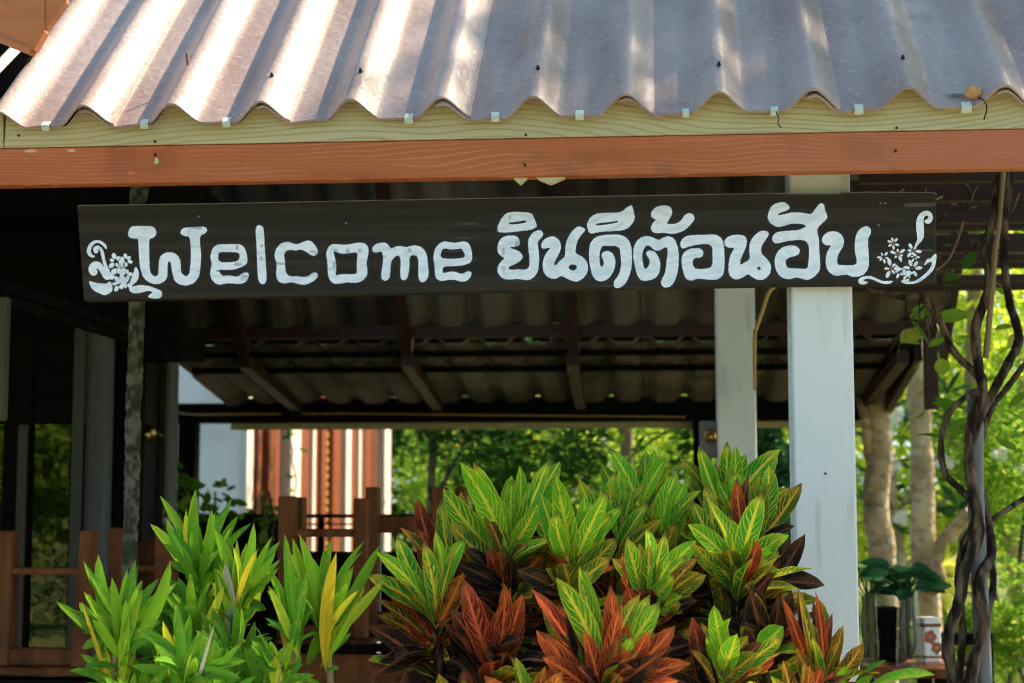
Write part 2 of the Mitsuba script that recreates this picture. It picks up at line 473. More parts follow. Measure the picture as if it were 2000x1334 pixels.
# ---------------------------------------------------------------- ground and terrace
def ground_mesh():
    xs = np.concatenate([-np.geomspace(600, 8, 12), np.linspace(-7, 7, 29), np.geomspace(8, 600, 12)])
    X, Y = np.meshgrid(xs, xs + 8, indexing='ij')
    Z = 0.25 * (meshkit.noise(np.stack([X * 0.22, Y * 0.22, X * 0], -1), 3) - 0.5) * np.clip((Y - 11) / 4, 0, 1)
    v = np.stack([X, Y, Z], -1).reshape(-1, 3)
    k = len(xs)
    i, j = np.meshgrid(np.arange(k - 1), np.arange(k - 1), indexing='ij')
    a = (i * k + j).ravel()
    return (v, np.stack([a, a + k, a + k + 1, a + 1], 1))


single('ground', ground_mesh(), 'm_ground', 'grass and bare earth of the garden floor', 'ground', kind='structure', smooth=True)
single('path', fbox(-5, 6, -7.5, -0.9, -0.06, 0.03, 0.01), 'm_paving', 'pale unseen paving added before the porch to bounce light onto it', 'path', kind='structure')  # out of view, added to bounce warm sunlight up at the porch front
single('terrace_floor', fbox(-4.6, 1.45, 0.35, 6.4, 0.02, 0.30, 0.01), 'm_floor', 'pale terrace floor under the porch roof', 'floor', kind='structure')

# ---------------------------------------------------------------- porch: roof, boards, columns
porch = thing('porch', 'open porch with a corrugated roof, cream and orange eave boards and pale square columns', 'porch')
WP, WA, WC = 0.2015, 0.049, -0.957
ANG = math.radians(40)
g_f = n_ * math.cos(ANG) + z_ * math.sin(ANG)
m_f = -n_ * math.sin(ANG) + z_ * math.cos(ANG)
O_f = FW(0, -0.06, 2.452)


def wave(u):
    x = (np.asarray(u) - WC) / WP
    a = np.abs(x - np.round(x))
    s = np.clip((a - 0.03) / 0.27, 0, 1)
    s = 0.45 * s + 0.55 * s * s * (3 - 2 * s)
    return -WA * s


def sheet_mesh(us, O, g, m, s0, s1, lift, th=0.006, ns=4, seed=0):
    ss = np.linspace(s0, s1, ns)
    h = wave(us) + lift(us)
    top = O + us[:, None, None] * t_ + ss[None, :, None] * g + h[:, None, None] * m
    w = 0.0025 * (meshkit.noise(np.stack([us[:, None] * 5 + 0 * ss, ss[None] * 4 + 0 * us[:, None], seed + 0 * us[:, None] + 0 * ss], -1), seed) - 0.5)
    top = top + w[..., None] * m
    bot = top - m * th
    a, b = len(us), ns
    V = np.vstack([top.reshape(-1, 3), bot.reshape(-1, 3)])
    N = a * b
    Fc = []
    for i in range(a - 1):
        for j in range(b - 1):
            k = i * b + j
            Fc += [[k, k + b, k + b + 1], [k, k + b + 1, k + 1], [N + k, N + k + b + 1, N + k + b], [N + k, N + k + 1, N + k + b + 1]]
    for i in range(a - 1):
        for j, fl in ((0, 0), (b - 1, 1)):
            k, l = i * b + j, (i + 1) * b + j
            q = [[k, N + k, N + l], [k, N + l, l]]
            Fc += [x[::-1] for x in q] if fl else q
    for j in range(b - 1):
        for i, fl in ((0, 1), (a - 1, 0)):
            k, l = i * b + j, i * b + j + 1
            q = [[k, N + k, N + l], [k, N + l, l]]
            Fc += [x[::-1] for x in q] if fl else q
    m_ = trimesh.Trimesh(V, Fc, process=False)
    return m_


def sheets(name, O, g, m, uL, uR, rows, matname, res=14):
    for r, (s0, s1, dz) in enumerate(rows):
        k = math.floor((uL - WC) / (2 * WP))
        while WC + 2 * WP * k < uR:
            a, b = WC + 2 * WP * k - 0.012, WC + 2 * WP * (k + 1) + 0.062
            a, b = max(a, uL), min(b, uR)
            if b - a > 0.08:
                us = np.linspace(a, b, max(6, int((b - a) / WP * res)))
                fz = (0.002, 0.006, -0.001, 0.004)[k % 4]
                part(porch, name, sheet_mesh(us, O, g, m, s0 + fz, s1 + fz, lambda u, a=a, dz=dz: dz - 0.015 * np.clip(1 - (u - a) / 0.12, 0, 1), seed=k + 50 * r), matname, smooth=38)
            k += 1


sheets('roof_sheet', O_f, g_f, m_f, -1.185, 1.66, [(0.0, 1.2, 0.0), (1.08, 2.78, 0.010)], 'm_roof', res=22)
RIDGE_V, RIDGE_Z = 2.07, 2.452 + 2.13 * math.tan(ANG)
g_b = n_ * math.cos(ANG) - z_ * math.sin(ANG)
m_b = n_ * math.sin(ANG) + z_ * math.cos(ANG)
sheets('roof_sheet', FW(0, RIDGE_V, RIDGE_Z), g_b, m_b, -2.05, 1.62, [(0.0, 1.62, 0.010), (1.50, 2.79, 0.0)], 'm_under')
# lean-to at the back
L0, L1 = (4.30, 2.345), (5.62, 2.160)
LA = math.atan2(L0[1] - L1[1], L1[0] - L0[0])
g_l = n_ * math.cos(LA) - z_ * math.sin(LA)
m_l = n_ * math.sin(LA) + z_ * math.cos(LA)
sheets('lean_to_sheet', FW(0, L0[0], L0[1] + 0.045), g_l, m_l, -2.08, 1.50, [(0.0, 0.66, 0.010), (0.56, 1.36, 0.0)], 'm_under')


def lz(v):
    return L0[1] - (v - L0[0]) * math.tan(LA)


for u in (-1.66, -0.87, -0.08, 0.71, 1.46):
    if u < 1.4:
        part(porch, 'rafter', bar(FW(u, 2.1, RIDGE_Z - 0.10), FW(u, 4.26, RIDGE_Z - 0.10 - 2.16 * math.tan(ANG)), 0.055, 0.09), 'm_darkred')
    part(porch, 'rafter', bar(FW(u - 0.01, 4.30, lz(4.30) - 0.075), FW(u - 0.03, 5.60, lz(5.60) - 0.03), 0.055, 0.06), 'm_darkred')
part(porch, 'purlin', fbox(-2.05, 1.55, 4.16, 4.22, 2.365, 2.425), 'm_darkred')
for a, b in ((-2.08, -0.335), (-0.285, -0.20), (-0.15, 1.50)):
    part(porch, 'dark_gap_strip', fbox(a, b, 4.37, 4.385, 2.36, 2.62), 'm_darkwood')  # dark strips added to block the sky and keep the roof gap dark
for v in (4.37, 4.70):
    part(porch, 'batten', fbox(-2.04, 1.46, v, v + 0.03, lz(v) - 0.043, lz(v) - 0.012), 'm_black')
part(porch, 'back_beam', fbox(-2.42, 1.52, 5.62, 5.72, 2.047, 2.157), 'm_black', label='long black beam carrying the low back roof')
part(porch, 'eave_filler', fbox(-2.10, 1.50, 5.725, 5.733, 2.13, 2.191), 'm_darkwood')
part(porch, 'back_trim_board', fbox(-2.10, 1.46, 5.735, 5.755, 2.012, 2.060), 'm_cream')
# right gable boards
part(porch, 'barge_board', bar(FW(1.52, 4.30, lz(4.30) - 0.03), FW(1.53, 5.74, lz(5.74) - 0.05), 0.035, 0.13), 'm_darkred')
part(porch, 'barge_board', bar(FW(1.645, 2.1, RIDGE_Z - 0.03), FW(1.645, 4.40, RIDGE_Z - 0.03 - 2.3 * math.tan(ANG)), 0.03, 0.14), 'm_darkred')
part(porch, 'gable_post', fbox(1.54, 1.60, 4.24, 4.30, 2.02, 2.52), 'm_darkred')
part(porch, 'ridge_cap', bar(FW(-2.05, RIDGE_V, RIDGE_Z + 0.025), FW(1.66, RIDGE_V, RIDGE_Z + 0.025), 0.30, 0.02), 'm_roof')
# rafters of the front slope, hidden under the sheets
for u in (-0.98, -0.17, 0.66, 1.46):
    part(porch, 'rafter', bar(FW(u, 0.10, 2.43 + 0.16 * math.tan(ANG) - 0.16), FW(u, 2.05, RIDGE_Z - 0.18), 0.05, 0.10), 'm_darkred')

# eave boards
us = np.arange(-1.62, 1.70, 0.006)
dz = (wave(us) / math.cos(ANG)) + 2.452 + 0.055 * math.tan(ANG) - 0.016
top = [(u, z) for u, z in zip(us, dz)]


def board(poly, v0, v1):
    m = trimesh.creation.extrude_polygon(Polygon(poly), v1 - v0, engine='earcut')
    x = m.vertices.copy()
    m.vertices = E0 + x[:, :1] * t_ + (v0 + x[:, 2:]) * n_ + x[:, 1:2] * z_
    m.invert()
    return m


BJ = -1.158
part(porch, 'cream_board', board([(BJ + 0.001, 2.3725), *[q for q in top if q[0] > BJ + 0.002], (1.70, 2.3725)], 0.0, 0.016), 'm_cream')
part(porch, 'cream_board', board([(-1.62, 2.3725), *[q for q in top if q[0] < BJ - 0.003], (BJ - 0.0015, 2.3725)], 0.001, 0.017), 'm_cream')
part(porch, 'orange_board', fbox(-1.62, 1.70, 0.003, 0.040, 2.2855, 2.3715, 0.002), 'm_orange')
# nail heads on the boards
for px, py in ((37, 265), (303, 277), (1027, 264), (1751, 250), (303, 302), (1025, 322), (1749, 295)):
    u, z = PF(px, py, 0.0)
    part(porch, 'nail_head', obox(FW(u, 0.0, z), AX, [0.0026, 0.0045, 0.0026], 0.001), 'm_screw')
# a chipped patch of pale filler on the orange board
u, z = PF(305, 314, 0.0)
part(porch, 'filler_patch', board(smooth_poly([(u - .005, z - .008), (u + .004, z - .006), (u + .006, z), (u, z + .009), (u - .004, z + .006)], 1), 0.0015, 0.004), 'm_foam')
for px0, px1, dy in ((1000, 1030, 13), (1042, 1104, 14)):
    a, z0 = PF(px0, 347, 0.02)
    b, _ = PF(px1, 347, 0.02)
    k = [(a, z0 + .004), (a + .2 * (b - a), z0 - .006), (a + .4 * (b - a), z0 - .011), (a + .55 * (b - a), z0 - .016), (a + .75 * (b - a), z0 - .009), (b, z0 - .002), (b, z0 + .004)]
    part(porch, 'filler_foam', board(smooth_poly(k, 1), 0.012, 0.036), 'm_foam')


def on_roof(px, py, h=0.0):
    r = ray(px, py)
    k = ((O_f + m_f * h - C0) @ m_f) / (r @ m_f)
    q = C0 + r * k
    return float((q - O_f) @ t_), float((q - O_f) @ g_f)


def RF(u, s, h):
    return O_f + t_ * u + g_f * s + m_f * h


AXR = np.array([t_, g_f, m_f])
rng = random.Random(5)
for px in (95, 285, 443, 797, 966, 1131, 1340, 1515, 1683, 1897):
    u, _ = on_roof(px, 236, -WA)
    big = 1.25 if px > 1850 else rng.uniform(0.85, 1.1)
    h = float(wave(u))
    part(porch, 'roof_clip', cat_([obox(RF(u, 0.004 * big, h + 0.0035), AXR, [0.0085 * big, 0.0095 * big, 0.0012], 0.0006),
                                   obox(RF(u, -0.0035, h - 0.003), AXR, [0.0085 * big, 0.0014, 0.0072 * big], 0.0006)]), 'm_clip')
for px, py in ((710, 140), (1057, 135), (1406, 128), (1765, 115), (514, 150)):
    u, s = on_roof(px, py, 0.0)
    u = WC + WP * round((u - WC) / WP)
    b = RF(u + 0.004, s, 0.0)
    part(porch, 'roof_screw', cat_([trimesh.creation.cylinder(0.0048, 0.003, sections=10, transform=trimesh.geometry.align_vectors([0, 0, 1], m_f)),
                                    trimesh.creation.cylinder(0.003, 0.014, sections=8, transform=trimesh.geometry.align_vectors([0, 0, 1], m_f))]).apply_translation(b + m_f * 0.002), 'm_screw')
u, s = on_roof(369, 138, -0.012)
b = RF(u, s, -0.014)
part(porch, 'rusty_bolt', cat_([tube([b, b + np.array([-0.004, 0, 0.02]), b + np.array([-0.0065, 0, 0.042])], [0.003, 0.0028, 0.0028], 8),
                                trimesh.creation.cylinder(0.011, 0.002, sections=12, transform=trimesh.geometry.align_vectors([0, 0, 1], m_f)).apply_translation(b)]), 'm_rust', label='rusty bolt sticking up from the roof')
u, z = PF(1612, 925, 0.145)
part(porch, 'wall_plug', obox(FW(u, 0.145, z), AX, [0.003, 0.003, 0.002], 0.001), 'm_screw')
# columns and back post
part(porch, 'column', fbox(0.6165, 0.7515, 0.145, 0.285, 0.0, 2.495, 0.004), 'm_column', label='pale square column nearest the sign')
part(porch, 'column', fbox(0.523, 0.660, 2.36, 2.50, 0.28, 2.60, 0.004), 'm_column', label='pale square column further back')
part(porch, 'column', fbox(-2.36, -2.26, 5.58, 5.68, 0.28, 2.05, 0.003), 'm_black')
part(porch, 'column', fbox(0.50, 0.60, 5.60, 5.71, 0.28, 2.05, 0.003), 'm_black')

part(porch, 'tie_beam', fbox(-1.30, 1.62, 2.37, 2.49, 2.602, 2.672), 'm_black')
# top left: end of another roof's barge boards
br = thing('neighbour_eave', 'orange wooden eave boards of the next roof in the top left corner', 'eave board')
d = 3.42
q = [P(-120, -190, d), P(82, -90, d), P(88, 40, d), P(66, 99, d + 0.02), P(-120, 22, d)]


def slab(q, th):
    q = np.array(q)
    nn = np.cross(q[1] - q[0], q[2] - q[0])
    nn /= np.linalg.norm(nn)
    if nn @ (q[0] - C0) < 0:
        nn = -nn
    k = len(q)
    m = trimesh.convex.convex_hull(np.vstack([q, q + nn * th]))
    return m


part(br, 'fascia_board', slab([P(-140, -150, 3.44), P(86, -150, 3.40), P(86, 62, 3.40), P(66, 98, 3.40), P(-140, 12, 3.44)], 0.022), 'm_orange_plain')
part(br, 'fascia_board', slab([P(88.5, -150, 3.405), P(160, -150, 3.405), P(129, 5, 3.405), P(88.5, 60, 3.405)], 0.022), 'm_orange_plain')
part(br, 'lower_edge', bar(P(-140, 20, 3.45), P(64, 103, 3.41), 0.03, 0.012), 'm_orange_plain')
part(br, 'gutter_pipe', tube([P(-60, 190, 3.6), P(40, 86, 3.75), P(60, 60, 3.8)], 0.012, 12), 'm_whitepaint', smooth=50)
part(br, 'backing_board', slab([P(-160, 40, 3.9), P(70, 90, 3.9), P(40, 140, 3.9), P(-20, 215, 3.9), P(-160, 230, 3.9)], 0.02), 'm_black')

# things caught on the roof edge
dl = thing('dry_leaf', 'curled orange brown dry leaf on the right end of the roof edge', 'leaf')
u, s = on_roof(1899, 196, -WA)


def leaf_mesh(base, tip, width, N, arch=0.1, fold=0.25, wav=0.0, age=0, seed=0, ns=9, bend=0.0, blunt=0.0):
    base, tip = np.asarray(base, float), np.asarray(tip, float)
    L = np.linalg.norm(tip - base)
    d = (tip - base) / L
    N = N - d * (N @ d)
    N = N / (np.linalg.norm(N) + 1e-9)
    B = np.cross(d, N)
    ts = np.linspace(0, 1, ns)
    mid = (base + tip) / 2 + N * arch * L + B * bend * L
    cl = (1 - ts)[:, None] ** 2 * base + (2 * ts * (1 - ts))[:, None] * mid + (ts ** 2)[:, None] * tip
    tg = np.gradient(cl, axis=0)
    tg /= np.linalg.norm(tg, axis=1, keepdims=True)
    NN = N - tg * (tg @ N)[:, None]
    NN /= np.linalg.norm(NN, axis=1, keepdims=True)
    BB = np.cross(tg, NN)
    pk, qk = 0.86 + blunt, 0.74
    w = np.clip(ts, 0, 1) ** pk * (1 - np.clip(ts, 0, 1)) ** qk / ((pk / (pk + qk)) ** pk * (qk / (pk + qk)) ** qk)
    w = width / 2 * np.maximum(w, 0.05 * (1 - ts) + 0.004)
    ac = np.array([-1, -0.52, 0, 0.52, 1.0])
    r = np.random.RandomState(seed % 100000)
    ph, fr = r.rand(2) * 6, 12 + 8 * r.rand()
    wavy = wav * (np.sin(ts * fr + ph[0])[:, None] * (ac > 0) + np.sin(ts * fr * 1.1 + ph[1])[:, None] * (ac < 0)) * np.abs(ac)
    v = cl[:, None] + BB[:, None] * (ac[None, :, None] * w[:, None, None]) + NN[:, None] * ((fold * np.abs(ac) + wavy) * w[:, None])[..., None]
    k = len(ac)
    i, j = np.meshgrid(np.arange(ns - 1), np.arange(k - 1), indexing='ij')
    a = (i * k + j).ravel()
    f = np.vstack([np.stack([a, a + k, a + k + 1], 1), np.stack([a, a + k + 1, a + 1], 1)])
    uv = np.stack(np.broadcast_arrays((ac[None] + 1) / 2, ts[:, None]), -1).reshape(-1, 2).astype(float)
    uv[:, 0] = np.clip(uv[:, 0], 0.002, 0.998) + 2 * int(round(15 * min(max(age, 0), 1)))
    uv[:, 1] = np.clip(uv[:, 1], 0.002, 0.998) + 2 * r.randint(0, 16)
    return trimesh.Trimesh(v.reshape(-1, 3), f, process=False), uv


b = RF(u, s, -WA + 0.006)
cup = trimesh.creation.icosphere(3, 1.0)
cv = cup.vertices
cv = cv[:, :] * [0.019, 0.013, 0.015] * (1 + 0.5 * (meshkit.fbm(cv * 2.2 + 4, 3, 2) - 0.5))[:, None]
cup.vertices = cv @ AXR + b + m_f * 0.013
part(dl, 'curled_blade', cup, 'm_dryleaf', smooth=True)
part(dl, 'stalk', tube(spline([b + t_ * 0.008, b + t_ * 0.016 - z_ * 0.012 - n_ * 0.03, b + t_ * 0.020 - z_ * 0.035 - n_ * 0.05, b + t_ * 0.013 - z_ * 0.06 - n_ * 0.05], 4), 0.0016, 6), 'm_vine')
gl = thing('withered_leaf', 'flat grey withered leaf lying in the roof valley beside the orange leaf', 'leaf')
u2, s2 = on_roof(1867, 188, -WA)
for q, (du, ds, L) in enumerate(((0.0, 0.012, 0.05), (-0.006, -0.006, 0.055))):
    b2 = RF(u2 - 0.022 + du, s2 + ds, -WA + 0.010)
    me, uvs = leaf_mesh(b2, b2 + t_ * L + g_f * 0.004, 0.017, m_f, 0.05, 0.2, 0.3, 0, 3 + q)
    part(gl, 'blade', me, 'm_greyleaf', smooth=True)
wi = single('wire_end', tube(spline([RF(on_roof(1517, 222, -WA)[0], 0.0, -WA), FW(PF(1521, 234, -0.07)[0], -0.07, PF(1521, 234, -0.07)[1]), FW(PF(1519, 241, -0.07)[0], -0.07, PF(1519, 241, -0.07)[1]), FW(PF(1526, 250, -0.07)[0], -0.07, PF(1526, 250, -0.07)[1])], 4), 0.0016, 6), 'm_vine', 'thin dark twist of wire hanging from a roof clip right of centre', 'wire')
# ---------------------------------------------------------------- the painted sign
sign = thing('wooden_sign', 'long dark brown board painted with a white welcome in two scripts and flowers', 'sign')
SV = 0.110


def sq(px, py):
    return PF(px, py, SV)


outline = [sq(*q) for q in ((150, 404), (153, 400), (420, 396.5), (900, 387), (1300, 380), (1500, 376.5), (1566, 377.5), (1640, 377.5), (1643, 375), (1700, 374), (1824, 375), (1829, 379), (1829, 552), (1825, 556), (1560, 558), (1100, 566), (700, 577), (400, 583), (168, 588.5), (163, 585))]
poly = Polygon(outline)
inner = poly.buffer(-0.0035)
m = trimesh.creation.extrude_polygon(poly, 0.0265, engine='earcut')
b1 = np.array(poly.exterior.coords)[:-1]


def sign_board():
    """Board with a worn chamfer round its front edge."""
    a = np.array(Polygon(outline).exterior.coords)[:-1]
    if Polygon(a).exterior.is_ccw is False:
        a = a[::-1]
    k = len(a)
    cen = a.mean(0)
    nx, pv = np.roll(a, -1, 0) - a, a - np.roll(a, 1, 0)
    nrm = np.stack([nx[:, 1], -nx[:, 0]], 1) / np.linalg.norm(nx, axis=1, keepdims=True) + np.stack([pv[:, 1], -pv[:, 0]], 1) / np.linalg.norm(pv, axis=1, keepdims=True)
    nrm /= np.linalg.norm(nrm, axis=1, keepdims=True)
    ins = a - nrm * 0.003
    rings = [(ins, 0.0), (a, 0.003), (a, 0.0265), (a, 0.0265)]
    V = np.vstack([E0 + r[:, :1] * t_ + (SV + v) * n_ + r[:, 1:] * z_ for r, v in rings[:3]])
    f = []
    for r in range(2):
        for i in range(k):
            j = (i + 1) % k
            f += [[r * k + i, (r + 1) * k + j, r * k + j], [r * k + i, (r + 1) * k + i, (r + 1) * k + j]]
    tv, tf = trimesh.creation.triangulate_polygon(Polygon(ins), engine='earcut')
    idx = np.array([int(np.argmin(((ins - q) ** 2).sum(1))) for q in tv])
    for tri in tf:
        q = idx[tri]
        p0, p1, p2 = ins[q]
        if (p1[0] - p0[0]) * (p2[1] - p0[1]) - (p1[1] - p0[1]) * (p2[0] - p0[0]) < 0:
            q = q[::-1]
        f.append(q.tolist())
        f.append((q[::-1] + 2 * k).tolist())
    return trimesh.Trimesh(V, f, process=False)


part(sign, 'board', sign_board(), 'm_sign')


def paint(name, org, sc, outer, holes=(), n=2, halo=True, matname='m_paint'):
    def w(p):
        return [sq(org[0] + x / sc, org[1] + y / sc) for x, y in smooth_poly(p, n)]
    g = Polygon(w(outer), [w(h) for h in holes]).buffer(0)
    gs = getattr(g, 'geoms', [g])
    part(sign, name, cat_([board(x.exterior.coords, SV - 0.0016, SV - 0.0003) if not x.interiors else board_h(x, SV - 0.0016, SV - 0.0003) for x in gs]), matname)
    if halo:
        h = g.buffer(0.0032)
        hs = getattr(h, 'geoms', [h])
        return [board_h(x, SV - 0.0008, SV - 0.0002) for x in hs]
    return []


def board_h(x, v0, v1):
    m = trimesh.creation.extrude_polygon(x, v1 - v0, engine='earcut')
    p = m.vertices.copy()
    m.vertices = E0 + p[:, :1] * t_ + (v0 + p[:, 2:]) * n_ + p[:, 1:2] * z_
    m.invert()
    return m


